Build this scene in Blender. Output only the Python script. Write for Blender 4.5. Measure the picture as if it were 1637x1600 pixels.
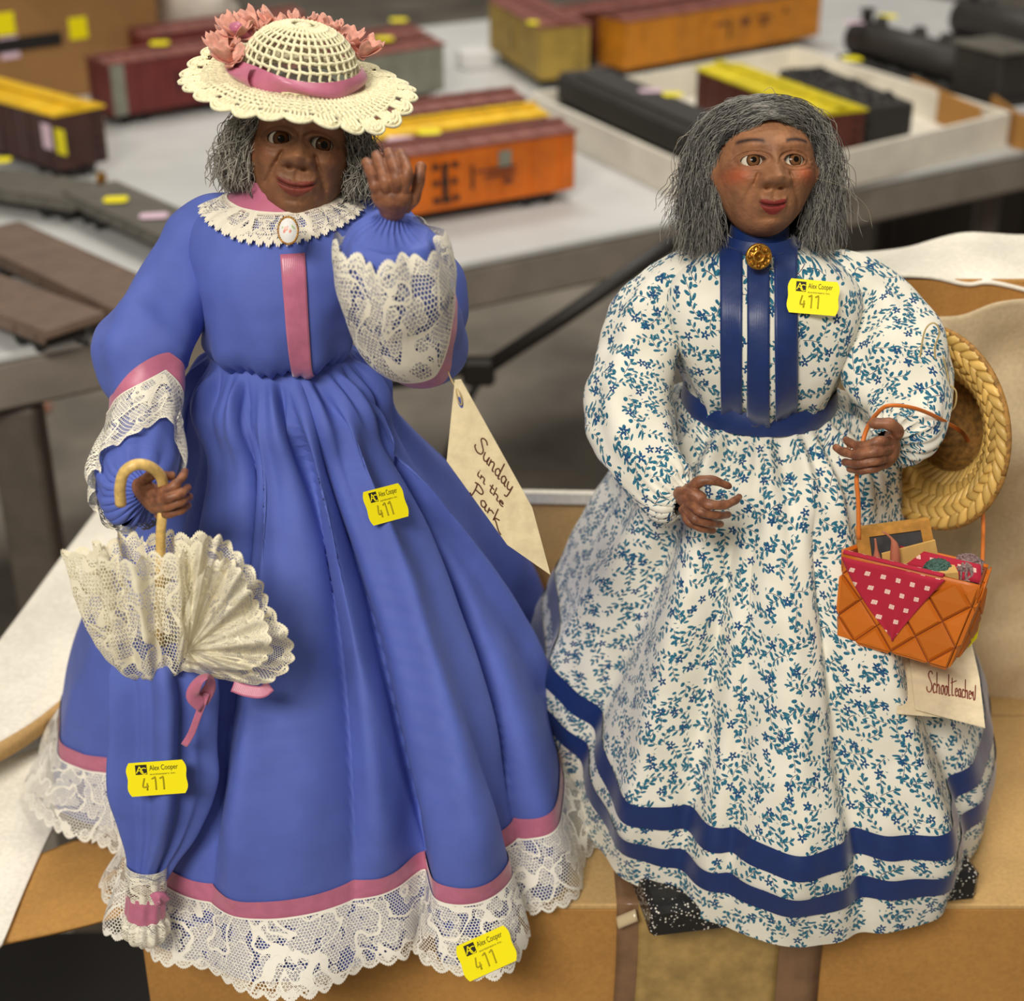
import bpy, math, random
import numpy as np
from mathutils import Vector, Matrix
for _o in list(bpy.data.objects): bpy.data.objects.remove(_o)
random.seed(7); rng = np.random.default_rng(11)
scene = bpy.context.scene
COL = scene.collection
# ---------------------------------------------------------------- camera
PITCH = math.radians(27); FPX = 2519.0; IW, IH = 1637.0, 1600.0
CAM = np.array([0.0, -0.775, 0.615])
cd = bpy.data.cameras.new('camera'); cam = bpy.data.objects.new('camera', cd); COL.objects.link(cam)
cam.location = CAM; cam.rotation_euler = (math.pi/2-PITCH, 0, 0)
cd.sensor_width = 36; cd.lens = 36*FPX/IW; cd.clip_start = .01; cd.clip_end = 60
cd.dof.use_dof = True; cd.dof.focus_distance = .80; cd.dof.aperture_fstop = 7.0
scene.camera = cam
# ---------------------------------------------------------------- light and exposure
w = bpy.data.worlds.new('hall'); scene.world = w; w.use_nodes = True
w.node_tree.nodes['Background'].inputs[0].default_value = (1, .93, .82, 1)
w.node_tree.nodes['Background'].inputs[1].default_value = .30
def area(name, loc, tgt, sx, sy, power, col):
    l = bpy.data.lights.new(name, 'AREA'); l.shape = 'RECTANGLE'; l.size = sx; l.size_y = sy; l.energy = power; l.color = col
    o = bpy.data.objects.new(name, l); COL.objects.link(o); o.location = loc
    o.rotation_euler = (Vector(tgt)-Vector(loc)).to_track_quat('-Z', 'Y').to_euler()
area('front_bounce_light', (-.62, -1.75, 1.72), (0, 0, .2), .9, .5, 68, (1, .94, .84))  # unseen front lamp, lowered to fill the faces as bounced flash would
area('ceiling_light_over', (.5, .5, 2.6), (.1, .4, 0), 1.2, .6, 36, (1, .94, .84))
area('ceiling_light_far', (-.3, 2.6, 2.6), (-.3, 2.4, 0), 1.4, .8, 46, (1, .94, .86))
vs = scene.view_settings
vs.view_transform = 'Standard'; vs.look = 'None'; vs.gamma = 1; vs.exposure = -.50; vs.use_curve_mapping = False
try: scene.cycles.transparent_max_bounces = 24
except Exception: pass
# ---------------------------------------------------------------- pixel -> world
_f = np.array([0, math.cos(PITCH), -math.sin(PITCH)]); _u = np.array([0, math.sin(PITCH), math.cos(PITCH)]); _r = np.array([1., 0, 0])
def ray(px, py): return _f + (px-IW/2)/FPX*_r + (IH/2-py)/FPX*_u
def P(px, py, y): d = ray(px, py); return CAM + d*((y-CAM[1])/d[1])       # point at world depth y
def PZ(px, py, z): d = ray(px, py); return CAM + d*((z-CAM[2])/d[2])      # point at world height z
def mpp(p): return float(np.dot(np.asarray(p)-CAM, _f))/FPX                # metres per pixel there
# ---------------------------------------------------------------- object helpers
ORG = {}
def srgb(r, g, b):
    return tuple(((c/255)/12.92 if c/255 <= .04045 else ((c/255+.055)/1.055)**2.4) for c in (r, g, b))
def tag(o, label=None, cat=None, group=None, kind=None):
    if label: o['label'] = label
    if cat: o['category'] = cat
    if group: o['group'] = group
    if kind: o['kind'] = kind
    return o
def empty(name, loc, label, cat, group=None):
    o = bpy.data.objects.new(name, None); o.empty_display_size = .02; COL.objects.link(o)
    loc = np.asarray(loc, float); o.location = loc; ORG[o.name] = loc
    return tag(o, label, cat, group)
def mk(name, V, F, mat, parent=None, uv=None, col=None, smooth=True, org=None):
    V = np.asarray(V, float)
    if parent is not None: O = ORG[parent.name]
    elif org is not None: O = np.asarray(org, float)
    else: O = np.array([(V[:, 0].min()+V[:, 0].max())/2, (V[:, 1].min()+V[:, 1].max())/2, V[:, 2].min()])
    me = bpy.data.meshes.new(name); me.from_pydata((V-O).tolist(), [], [tuple(int(i) for i in f) for f in F])
    if smooth: me.polygons.foreach_set('use_smooth', [True]*len(me.polygons))
    li = np.empty(len(me.loops), dtype=np.int64); me.loops.foreach_get('vertex_index', li)
    if uv is not None:
        l = me.uv_layers.new(name='UVMap'); l.data.foreach_set('uv', np.asarray(uv, float)[li].ravel())
    if col is not None:
        c = np.ones((len(V), 4)); c[:, :3] = np.asarray(col)[:, :3]
        a = me.color_attributes.new('Col', 'FLOAT_COLOR', 'POINT'); a.data.foreach_set('color', c.ravel())
    if mat is not None: me.materials.append(mat)
    me.update()
    o = bpy.data.objects.new(name, me); COL.objects.link(o)
    if parent is not None: o.parent = parent
    else: o.location = O
    ORG[o.name] = O
    return o
class MB:
    def __init__(s): s.v = []; s.f = []; s.uv = []; s.c = []; s.n = 0
    def add(s, V, F, uv=None, col=None):
        V = np.asarray(V, float).reshape(-1, 3)
        s.v.append(V); s.f += [tuple(int(i)+s.n for i in f) for f in F]
        s.uv.append(np.zeros((len(V), 2)) if uv is None else np.asarray(uv, float).reshape(-1, 2))
        s.c.append(np.ones((len(V), 3)) if col is None else np.broadcast_to(np.asarray(col, float), (len(V), 3)))
        s.n += len(V); return s
    def build(s, name, mat, parent=None, smooth=True, org=None, col=False):
        return mk(name, np.vstack(s.v), s.f, mat, parent, np.vstack(s.uv), np.vstack(s.c) if col else None, smooth, org)
def gridF(m, n, closed=False):
    F = []
    for i in range(m-1):
        for j in range(n-1): a = i*n+j; F.append((a, a+1, a+n+1, a+n))
        if closed: F.append((i*n+n-1, i*n, i*n+n, i*n+2*n-1))
    return F
def box(c, s, R=None, bev=0):
    x, y, z = [d/2 for d in s]
    if bev <= 0:
        V = np.array([[-x,-y,-z],[x,-y,-z],[x,y,-z],[-x,y,-z],[-x,-y,z],[x,-y,z],[x,y,z],[-x,y,z]])
        F = [(0,3,2,1),(4,5,6,7),(0,1,5,4),(1,2,6,5),(2,3,7,6),(3,0,4,7)]
    else:
        b = min(bev, x*.45, y*.45, z*.45); V = []; idx = {}
        for sx in (-1,1):
            for sy in (-1,1):
                for sz in (-1,1):
                    for k in range(3):
                        q = [sx*(x-b), sy*(y-b), sz*(z-b)]; q[k] = (sx*x, sy*y, sz*z)[k]
                        idx[(sx,sy,sz,k)] = len(V); V.append(q)
        V = np.array(V); F = []; I = idx
        for k in range(3):
            o1, o2 = [d for d in range(3) if d != k]
            for s1 in (-1,1):
                q = []
                for a, b2 in ((-1,-1),(1,-1),(1,1),(-1,1)):
                    t = [0,0,0]; t[k] = s1; t[o1] = a; t[o2] = b2; q.append(I[tuple(t)+(k,)])
                F.append(tuple(q))
        for k in range(3):
            o1, o2 = [d for d in range(3) if d != k]
            for a in (-1,1):
                for b2 in (-1,1):
                    t0 = [0,0,0]; t0[o1] = a; t0[o2] = b2; t1 = list(t0); t0[k] = -1; t1[k] = 1
                    F.append((I[tuple(t0)+(o1,)], I[tuple(t1)+(o1,)], I[tuple(t1)+(o2,)], I[tuple(t0)+(o2,)]))
        for sx in (-1,1):
            for sy in (-1,1):
                for sz in (-1,1): F.append(tuple(I[(sx,sy,sz,k)] for k in range(3)))
        F2 = []
        for f in F:
            p = V[list(f)]; nrm = np.cross(p[1]-p[0], p[2]-p[0])
            F2.append(tuple(f) if np.dot(nrm, p.mean(0)) > 0 else tuple(reversed(f)))
        F = F2
    if R is not None: V = V @ np.asarray(R).T
    return V+np.asarray(c, float), F
def rotz(a): c, s = math.cos(a), math.sin(a); return np.array([[c,-s,0],[s,c,0],[0,0,1]])
def rotx(a): c, s = math.cos(a), math.sin(a); return np.array([[1,0,0],[0,c,-s],[0,s,c]])
def roty(a): c, s = math.cos(a), math.sin(a); return np.array([[c,0,s],[0,1,0],[-s,0,c]])
def unit(v): v = np.asarray(v, float); return v/(np.linalg.norm(v, axis=-1, keepdims=True)+1e-12)
def smooth(pts, n, closed=False):                                  # Catmull-Rom through points (any width)
    p = np.asarray(pts, float); k = len(p)
    if closed: q = np.vstack([p[-1], p, p[0], p[1]]); seg = k
    else: q = np.vstack([2*p[0]-p[1], p, 2*p[-1]-p[-2]]); seg = k-1
    t = np.linspace(0, seg, n, endpoint=not closed); i = np.minimum(t.astype(int), seg-1); f = (t-i)[:, None]
    a, b, c, d = q[i], q[i+1], q[i+2], q[i+3]
    return .5*((2*b)+(c-a)*f+(2*a-5*b+4*c-d)*f**2+(3*b-a-3*c+d)*f**3)
def frames(path, up=None):
    T = np.gradient(path, axis=0); T = unit(T); n = len(path)
    N = np.zeros_like(path); u0 = np.array([0, -1., 0]) if up is None else np.asarray(up, float)
    v = u0-T[0]*np.dot(u0, T[0]); N[0] = unit(v if np.linalg.norm(v) > 1e-4 else np.cross(T[0], [1, 0, .3]))
    for i in range(1, n):
        v = N[i-1]-T[i]*np.dot(N[i-1], T[i]); N[i] = unit(v)
    return T, N, np.cross(T, N)
def tube(path, r, k=8, caps=True, flat=1.0, up=None):
    path = np.asarray(path, float); n = len(path); r = np.broadcast_to(np.asarray(r, float), (n,))
    T, N, B = frames(path, up); a = np.linspace(0, 2*np.pi, k, endpoint=False)
    V = path[:, None, :]+r[:, None, None]*(np.cos(a)[None, :, None]*N[:, None, :]*flat+np.sin(a)[None, :, None]*B[:, None, :])
    F = gridF(n, k, True); V = V.reshape(-1, 3)
    if caps: F = F+[tuple(range(k))[::-1], tuple(range((n-1)*k, n*k))]
    return V, F
def fbm(x, y, seed=0, oct=4, f=1.0, z=None):
    g = np.random.default_rng(seed); out = 0; amp = 1; z = 0 if z is None else z
    for o in range(oct):
        s = 0
        for k in range(5):
            a = g.uniform(0, 2*np.pi); d = g.normal(size=3); d /= np.linalg.norm(d); ff = f*g.uniform(.7, 1.5)
            s = s+np.sin(ff*(d[0]*x+d[1]*y+d[2]*z)*2*np.pi+a)
        out = out+amp*s/5; amp *= .5; f *= 2
    return out
def sst(a, b, x): t = np.clip((x-a)/(b-a), 0, 1); return t*t*(3-2*t)
def lathe(c, prof, k=24, axis=None):
    prof = np.asarray(prof, float); a = np.linspace(0, 2*np.pi, k, endpoint=False)
    V = np.stack([prof[:, None, 0]*np.cos(a), prof[:, None, 0]*np.sin(a), np.repeat(prof[:, 1:2], k, 1)], -1).reshape(-1, 3)
    if axis is not None:
        z = unit(axis); x = unit(np.cross([0.1, 1, .2], z)); y = np.cross(z, x); V = V @ np.stack([x, y, z])
    return V+np.asarray(c, float), gridF(len(prof), k, True)
def sheet(Pt, th):                                                 # grid (m,n,3) -> thin closed slab
    m, n, _ = Pt.shape; du = np.gradient(Pt, axis=1); dv = np.gradient(Pt, axis=0); N = unit(np.cross(du, dv))
    V = np.vstack([Pt.reshape(-1, 3), (Pt-N*th).reshape(-1, 3)]); F = gridF(m, n); k = m*n
    F = F+[tuple(i+k for i in f[::-1]) for f in gridF(m, n)]
    for i in range(m-1): F += [(i*n, (i+1)*n, (i+1)*n+k, i*n+k), (i*n+n-1+k, (i+1)*n+n-1+k, (i+1)*n+n-1, i*n+n-1)]
    for j in range(n-1): F += [(j+1, j, j+k, j+1+k), ((m-1)*n+j, (m-1)*n+j+1, (m-1)*n+j+1+k, (m-1)*n+j+k)]
    return V, F
# ---------------------------------------------------------------- node maths
class S:
    def __init__(s, nt, sock): s.nt = nt; s.k = sock
    def _m(s, op, *a):
        n = s.nt.nodes.new('ShaderNodeMath'); n.operation = op
        for i, x in enumerate((s,)+a):
            if isinstance(x, S): s.nt.links.new(x.k, n.inputs[i])
            else: n.inputs[i].default_value = float(x)
        return S(s.nt, n.outputs[0])
    def __add__(s, o): return s._m('ADD', o)
    __radd__ = __add__
    def __mul__(s, o): return s._m('MULTIPLY', o)
    __rmul__ = __mul__
    def __sub__(s, o): return s._m('SUBTRACT', o)
    def __rsub__(s, o): return (s*-1)+o
    def __truediv__(s, o): return s._m('DIVIDE', o)
    def mod(s, o): return s._m('FLOORED_MODULO', o)
    def abs(s): return s._m('ABSOLUTE')
    def sin(s): return s._m('SINE')
    def cos(s): return s._m('COSINE')
    def sqrt(s): return s._m('SQRT')
    def floor(s): return s._m('FLOOR')
    def max(s, o): return s._m('MAXIMUM', o)
    def min(s, o): return s._m('MINIMUM', o)
    def lt(s, o): return s._m('LESS_THAN', o)
    def gt(s, o): return s._m('GREATER_THAN', o)
    def atan2(s, o): return s._m('ARCTAN2', o)
    def mix(s, a, b): return (a*(1-s))+(s*b)
    def soft(s, e0, e1):                                           # smoothstep e0->e1
        n = s.nt.nodes.new('ShaderNodeMapRange'); n.interpolation_type = 'SMOOTHSTEP'
        s.nt.links.new(s.k, n.inputs[0]); n.inputs[1].default_value = e0; n.inputs[2].default_value = e1
        n.inputs[3].default_value = 0; n.inputs[4].default_value = 1
        return S(s.nt, n.outputs[0])
class Mat:
    def __init__(s, name, col=(.5,.5,.5), rough=.6, **kw):
        s.m = bpy.data.materials.new(name); s.m.use_nodes = True; s.nt = s.m.node_tree; s.b = s.nt.nodes['Principled BSDF']
        s.b.inputs['Base Color'].default_value = (*col, 1); s.b.inputs['Roughness'].default_value = rough
        for k, v in kw.items():
            i = s.b.inputs[{'metal': 'Metallic', 'spec': 'Specular IOR Level', 'sheen': 'Sheen Weight', 'sss': 'Subsurface Weight', 'coat': 'Coat Weight', 'trans': 'Transmission Weight', 'aniso': 'Anisotropic'}[k]]
            i.default_value = v
        if 'sheen' in kw: s.b.inputs['Sheen Roughness'].default_value = .4
    def uv(s):
        n = s.nt.nodes.new('ShaderNodeTexCoord'); x = s.nt.nodes.new('ShaderNodeSeparateXYZ'); s.nt.links.new(n.outputs['UV'], x.inputs[0])
        s.uvk = n.outputs['UV']; s.obj = n.outputs['Object']; s.gen = n.outputs['Generated']
        return S(s.nt, x.outputs[0]), S(s.nt, x.outputs[1])
    def objc(s):
        n = s.nt.nodes.new('ShaderNodeTexCoord'); return n.outputs['Object']
    def comb(s, x, y, z=0):
        n = s.nt.nodes.new('ShaderNodeCombineXYZ')
        for i, q in enumerate((x, y, z)):
            if isinstance(q, S): s.nt.links.new(q.k, n.inputs[i])
            else: n.inputs[i].default_value = q
        return n.outputs[0]
    def noise(s, vec, scale, detail=3, rough=.5, dist=0):
        n = s.nt.nodes.new('ShaderNodeTexNoise'); s.nt.links.new(vec, n.inputs['Vector']); n.inputs['Scale'].default_value = scale
        n.inputs['Detail'].default_value = detail; n.inputs['Roughness'].default_value = rough; n.inputs['Distortion'].default_value = dist
        return S(s.nt, n.outputs[0])
    def vor(s, vec, scale, rnd=1.0, dim='2D', feat='F1'):
        n = s.nt.nodes.new('ShaderNodeTexVoronoi'); n.voronoi_dimensions = dim; n.feature = feat; s.nt.links.new(vec, n.inputs['Vector'])
        n.inputs['Scale'].default_value = scale; n.inputs['Randomness'].default_value = rnd
        return n
    def sep(s, sock):
        x = s.nt.nodes.new('ShaderNodeSeparateXYZ'); s.nt.links.new(sock, x.inputs[0]); return [S(s.nt, x.outputs[i]) for i in range(3)]
    def mixc(s, fac, a, b):
        n = s.nt.nodes.new('ShaderNodeMix'); n.data_type = 'RGBA'
        if isinstance(fac, S): s.nt.links.new(fac.k, n.inputs[0])
        else: n.inputs[0].default_value = fac
        for i, q in ((6, a), (7, b)):
            if isinstance(q, tuple): n.inputs[i].default_value = (*q[:3], 1)
            else: s.nt.links.new(q, n.inputs[i])
        return n.outputs[2]
    def color(s, sock): s.nt.links.new(sock, s.b.inputs['Base Color']); return s
    def bump(s, h, dist=.001, strength=.5):
        n = s.nt.nodes.new('ShaderNodeBump'); n.inputs['Strength'].default_value = strength; n.inputs['Distance'].default_value = dist
        s.nt.links.new(h.k, n.inputs['Height']); s.nt.links.new(n.outputs[0], s.b.inputs['Normal']); return s
    def alpha(s, a): s.nt.links.new(a.k, s.b.inputs['Alpha']); return s
    def attr(s):
        n = s.nt.nodes.new('ShaderNodeAttribute'); n.attribute_name = 'Col'; return n.outputs[0]
# ================================================================ materials
MT = {}
def plain(name, rgb, rough=.6, nscale=0, namp=.15, bump=0, **kw):
    m = Mat(name, srgb(*rgb), rough, **kw)
    if nscale:
        n = m.noise(m.objc(), nscale, 4, .6)
        a = srgb(*[max(0, c*(1-namp)) for c in rgb]); b = srgb(*[min(255, c*(1+namp)) for c in rgb])
        m.color(m.mixc(n.soft(.25, .75), a, b))
        if bump: m.bump(n, bump, .6)
    MT[name] = m.m; return m.m
def cloth(name, rgb, sheen=.25, rough=.75, f=.00045, amp=.0001):
    m = Mat(name, srgb(*rgb), rough, sheen=sheen, spec=.25); u, v = m.uv()
    h = (((u+v)*(2*math.pi/f)).sin()*((u-v)*(2*math.pi/f)).sin())
    n = m.noise(m.obj, 55, 3)
    a = srgb(*[c*.975 for c in rgb]); b = srgb(*[min(255, c*1.02) for c in rgb])
    m.color(m.mixc(n.soft(.3, .7), a, b)); m.bump(h+n*3, amp, .35); MT[name] = m.m; return m.m
def satin(name, rgb, rough=.36, f=.0008):
    m = Mat(name, srgb(*rgb), rough, sheen=.3, spec=.5); u, v = m.uv()
    h = (v*(2*math.pi/f)).sin(); n = m.noise(m.obj, 160, 2)
    a = srgb(*[c*.97 for c in rgb]); b = srgb(*[min(255, c*1.03) for c in rgb])
    m.color(m.mixc(n.soft(.3, .7), a, b)); m.bump(h*.5+n*4, .00012, .35); MT[name] = m.m; return m.m
cloth('blue_satin', (90, 108, 190), sheen=.04, rough=.5)
satin('pink_ribbon', (194, 112, 140)); satin('navy_ribbon', (20, 44, 100), rough=.4)
def lace(name, rgb, W, cell=.0019, flower=.017, scal=.009, dense=0.0, sd=.003):
    m = Mat(name, srgb(*rgb), .8, sheen=.2, spec=.2); u, v = m.uv(); c = cell
    px = u/c; py = v/c
    ax = px.mod(1)-.5; ay = py.mod(1.732)-.866; bx = (px-.5).mod(1)-.5; by = (py-.866).mod(1.732)-.866
    sel = (ax*ax+ay*ay).lt(bx*bx+by*by); gx = sel.mix(bx, ax).abs(); gy = sel.mix(by, ay).abs()
    net = ((gx*.5+gy*.866).max(gx)).gt(.385)
    w1 = m.noise(m.comb(u, v), 70, 1); uu = u+(w1-.5)*.004
    vn = m.vor(m.comb(uu, v), 1/flower, .75); pp = m.sep(vn.outputs['Position']); cc = m.sep(vn.outputs['Color'])
    lx = uu-pp[0]; ly = v-pp[1]; r = (lx*lx+ly*ly).sqrt(); th = ly.atan2(lx)+cc[0]*6.28
    R = ((th*2.5).cos().abs()*.42+.5)*(flower*.56); d = r-R
    fill = d.lt(0)*r.gt(flower*.07); outl = d.abs().lt(.00042)
    thr = ((u*(6.28/.0011)).sin()*(v*(6.28/.0009)).sin()).gt(.06)
    n2 = m.noise(m.comb(u, v), 48, 1, .4, .6); vine = (n2-.5).abs().lt(.022); band = ((n2-.63).abs().lt(.05))*thr
    A = net.max(fill*thr).max(outl).max(vine).max(band)
    if dense: A = A.max(m.noise(m.comb(u, v), 900, 1).gt(1-dense))
    edge = ((u*(math.pi/scal)).sin().abs()-1)*sd+W-.0004
    pic = ((u*(math.pi/.0011)).sin().abs()-1)*.0007
    dd = v-(edge+pic); A = A.max((dd+.0009).abs().lt(.0009)).max((dd+.0034).abs().lt(.00035))*dd.lt(0)
    A = A.max(v.lt(.0012)*v.gt(-1))*1.0
    hh = fill*.7+outl*1.5+vine*1.5; m.bump(hh, .0004, .6); m.alpha(A); MT[name] = m.m; return m.m
lace('hem_lace', (243, 238, 226), .044); lace('cuff_lace', (240, 234, 216), .05, flower=.013, dense=.22)
lace('frill_lace', (240, 232, 206), .066, cell=.0016, flower=.020, dense=.10); lace('collar_lace', (238, 230, 212), .013, cell=.0012, flower=.0075, scal=.0042, sd=.0013)
def calico():
    m = Mat('calico_print', srgb(234, 229, 214), .85, sheen=.15, spec=.15); u, v = m.uv()
    def sprig(ou, ov, sc, rnd):
        U = u+ou; V = v+ov; vn = m.vor(m.comb(U, V), 1/sc, rnd); pp = m.sep(vn.outputs['Position']); cc = m.sep(vn.outputs['Color'])
        lx = U-pp[0]; ly = V-pp[1]; a = cc[0]*6.283; ca = a.cos(); sa = a.sin()
        x = lx*ca+ly*sa; y = ly*ca-lx*sa; y = y-(x*x)*((cc[1]-.5)*170); k = sc*.10
        lim = x.abs().lt(sc*.40); stem = y.abs().lt(.00017)*lim*(x.gt(-sc*.3))
        p = sc*.30; xx = (x+(y.lt(0)*(p*.5))).mod(p)-p*.5; yy = y.abs()-k*1.25
        e1 = (xx*.62+yy*.78)/(k*1.25); e2 = (yy*.62-xx*.78)/(k*.60); leaf = (e1*e1+e2*e2).lt(1)*lim
        dx = x-sc*.40; tip = ((dx*dx)/(k*k*1.7)+(y*y)/(k*k*.34)).lt(1)
        return stem, leaf.max(tip)
    s1, l1 = sprig(0, 0, .0118, .75); s2, l2 = sprig(.0371, .0233, .0146, .85)
    vn = m.vor(m.comb(u+.3, v+.1), 1/.0150, 1.0); pp = m.sep(vn.outputs['Position']); cc = m.sep(vn.outputs['Color'])
    lx = u+.3-pp[0]; ly = v+.1-pp[1]; r = (lx*lx+ly*ly).sqrt(); th = ly.atan2(lx)+cc[0]*6.28
    fl = r.lt(((th*5).cos()*.30+.70)*.0027)*r.gt(.00045)
    leaf = l1.max(l2); stem = s1.max(s2)
    n = m.noise(m.comb(u, v), 900, 2); teal = m.mixc(n.soft(.3, .7), srgb(30, 84, 116), srgb(58, 128, 148))
    base = m.mixc(m.noise(m.obj, 40, 2).soft(.3, .7), srgb(228, 223, 207), srgb(240, 236, 222))
    c = m.mixc(stem, base, srgb(62, 64, 92)); c = m.mixc(leaf, c, teal); c = m.mixc(fl, c, m.mixc(n.soft(.35, .65), srgb(30, 66, 116), srgb(42, 92, 132)))
    m.color(c); m.bump((u*(6.28/.0005)).sin()*(v*(6.28/.0005)).sin()+m.noise(m.obj, 90, 3)*8, .00012, .4); MT['calico'] = m.m
calico()
def skinm(name, rough=.58):
    m = Mat(name, (.2,.1,.06), rough, spec=.4); o = m.objc(); n = m.noise(o, 420, 4, .65); n2 = m.noise(o, 90, 3)
    a = m.attr(); x = m.nt.nodes.new('ShaderNodeMix'); x.data_type = 'RGBA'; x.blend_type = 'MULTIPLY'; x.inputs[0].default_value = 1
    m.nt.links.new(a, x.inputs[6]); m.nt.links.new(m.mixc(n2.soft(.3, .72), (.74, .72, .70), (1.12, 1.1, 1.06)), x.inputs[7])
    m.color(x.outputs[2]); m.bump(n+n2*2, .0005, .6); MT[name] = m.m
skinm('skin'); 
def vcol(name, rough=.5, **kw):
    m = Mat(name, (.5,.5,.5), rough, **kw); m.color(m.attr()); MT[name] = m.m
vcol('eye_paint', .14, spec=.22); vcol('hair_fibre', .55, spec=.3); vcol('painted', .6); vcol('straw_piece', .42, spec=.5); vcol('splint_piece', .45, spec=.4)
def cardboard(name, rgb, flute=0):
    m = Mat(name, srgb(*rgb), .8, spec=.2); o = m.objc(); n = m.noise(o, 9, 5, .6); f = m.noise(o, 380, 2)
    m.color(m.mixc((n*.7+f*.3).soft(.3, .7), srgb(*[c*.9 for c in rgb]), srgb(*[min(255, c*1.06) for c in rgb])))
    x = m.sep(o); h = f*.5+n*3
    m.bump(h, .0006, .4); MT[name] = m.m
cardboard('cardboard', (186, 136, 74)); cardboard('cardboard_light', (205, 168, 112)); cardboard('kraft_paper', (214, 192, 156)); cardboard('white_board', (240, 234, 220)); cardboard('brown_crepe', (190, 142, 78))
plain('tape', (168, 138, 82), .22, 60, .12, .0004, spec=.5); plain('packing_tape', (122, 92, 66), .25, 30, .15, .0004)
plain('floor_grey', (150, 142, 130), .75, 3, .22); plain('table_grey', (134, 126, 116), .6, 20, .06); plain('table_paper', (206, 207, 206), .5, 6, .04)
plain('black_metal', (30, 28, 26), .5); plain('leg_grey', (92, 84, 76), .5, 30, .08)
plain('tag_card', (236, 219, 178), .8, 120, .05, .0002); plain('tag_card_pale', (228, 212, 178), .8, 120, .05, .0002)
plain('ink_red', (124, 42, 26), .7); plain('ink_brown', (92, 48, 30), .7); plain('ink_black', (34, 30, 18), .7); plain('ink_faded', (172, 158, 6), .8)
plain('sticker_yellow', (255, 240, 0), .5); plain('sticker_pink', (236, 205, 222), .5); plain('sticker_white', (232, 232, 232), .5)
plain('cane', (222, 186, 112), .4, 300, .1); plain('gold', (176, 128, 52), .32, 500, .3, .0004, metal=.85); plain('porcelain', (240, 240, 238), .12, spec=.6)
plain('rose_paint', (236, 120, 96), .3, 900, .2); plain('leaf_paint', (150, 178, 110), .3, 900, .2)
plain('crochet_yarn', (240, 228, 190), .85, 700, .1, .0006, sheen=.3); plain('petal_cloth', (212, 152, 134), .75, 250, .12, sheen=.3)
plain('slate', (74, 74, 76), .6, 120, .1); plain('slate_wood', (206, 150, 72), .5, 150, .12); plain('candle_wax', (186, 112, 88), .35, sss=.1); plain('buff_card', (214, 172, 98), .7, 60, .05)
plain('yarn_green', (62, 92, 82), .9, 900, .3, .0008); plain('yarn_grey', (128, 106, 104), .9, 900, .3, .0008); plain('thread', (196, 172, 116), .6); plain('raffia', (222, 122, 48), .5)
plain('straw_back', (150, 108, 50), .7, 300, .25); plain('splint_back', (130, 58, 16), .7)
def speckle():
    m = Mat('black_speckle', srgb(26, 25, 25), .35, spec=.5); o = m.objc(); v = m.vor(o, 520, 1, '3D'); d = S(m.nt, v.outputs['Distance']); n = m.noise(o, 110, 3)
    m.color(m.mixc(d.lt(.30)*n.gt(.46), srgb(24, 23, 24), srgb(222, 216, 206))); m.bump(n, .001, .5); MT['black_speckle'] = m.m
speckle()
def napkin():
    m = Mat('napkin_print', srgb(172, 22, 52), .85, sheen=.2); u, v = m.uv(); s = .0072
    xr = (u/s); yr = (v/s); row = yr.floor(); xx = (xr+row.mod(2)*.5).mod(1)-.5; yy = yr.mod(1)-.5
    ax = xx.abs(); ay = yy.abs(); e = ((ax-.10)*(ax-.10)+(ay-.10)*(ay-.10)).lt(.0042); d = (ax.lt(.17)*ay.lt(.03)).max(ax.lt(.03)*ay.lt(.17))
    m.color(m.mixc(e.max(d), srgb(176, 24, 54), srgb(238, 206, 190))); MT['napkin'] = m.m
napkin()
# ================================================================ the setting
ZT = .10; ZF = -.64
V, F = box((0, 4, ZF-.02), (14, 14, .04)); tag(mk('floor', V, F, MT['floor_grey'], smooth=False), 'grey mottled concrete floor of the hall', None, None, 'structure')
# long table with the trains
e0 = PZ(0, 567, ZT); e1 = PZ(1637, 240, ZT); ed = unit(e1-e0); en = np.array([-ed[1], ed[0], 0]); YAW = math.atan2(ed[1], ed[0])
tl = np.linalg.norm(e1-e0); RT = rotz(YAW)
def TP(a, b, z=0): return e0+ed*a+en*b+np.array([0, 0, z])           # along edge, into the table
tab = empty('folding_table', TP(tl/2, .55, ZF-ZT), 'long grey folding table with white top carrying the model trains', 'table')
TD = 1.15; TA0, TA1 = -.45, tl+.75; tm = (TA0+TA1)/2
V, F = box(TP(tm, TD/2, -.0045), (TA1-TA0, TD, .009), RT, .004); mk('table_top', V, F, MT['table_paper'], tab, smooth=False)
V, F = box(TP(tm, .012, -.032), (TA1-TA0-.01, .022, .046), RT, .004); mk('edge_skirt', V, F, MT['table_grey'], tab, smooth=False)
V, F = box(TP(tm, TD-.012, -.032), (TA1-TA0-.01, .022, .046), RT, .004); mk('edge_skirt', V, F, MT['table_grey'], tab, smooth=False)
V, F = box(TP(tm, TD/2, -.03), (TA1-TA0-.1, TD-.06, .03), RT); mk('underside', V, F, MT['leg_grey'], tab, smooth=False)
lega = PZ(8, 640, ZT-.06); legb = np.array([lega[0]+.02, lega[1]-.01, ZF])
V, F = box((lega+legb)/2, (.045, .035, lega[2]-legb[2]), None, .004); mk('leg', V, F, MT['leg_grey'], tab, smooth=False)
for a, b in ((tl*.99+.1, .12), (tl*.95+.5, TD-.1), (-.2, TD-.1)):
    q = TP(a, b); V, F = box((q[0], q[1], (ZT-.05+ZF)/2), (.03, .03, ZT-.05-ZF), None, .004); mk('leg', V, F, MT['leg_grey'], tab, smooth=False)
yb = e0[1]+.24
def barp(name, pts, r, mat, par):
    V, F = tube(np.array(pts), r, 8); mk(name, V, F, mat, par)
barp('brace', [P(1080, 385, yb), P(905, 505, yb), P(752, 604, yb)], .0085, MT['black_metal'], tab)
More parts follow.
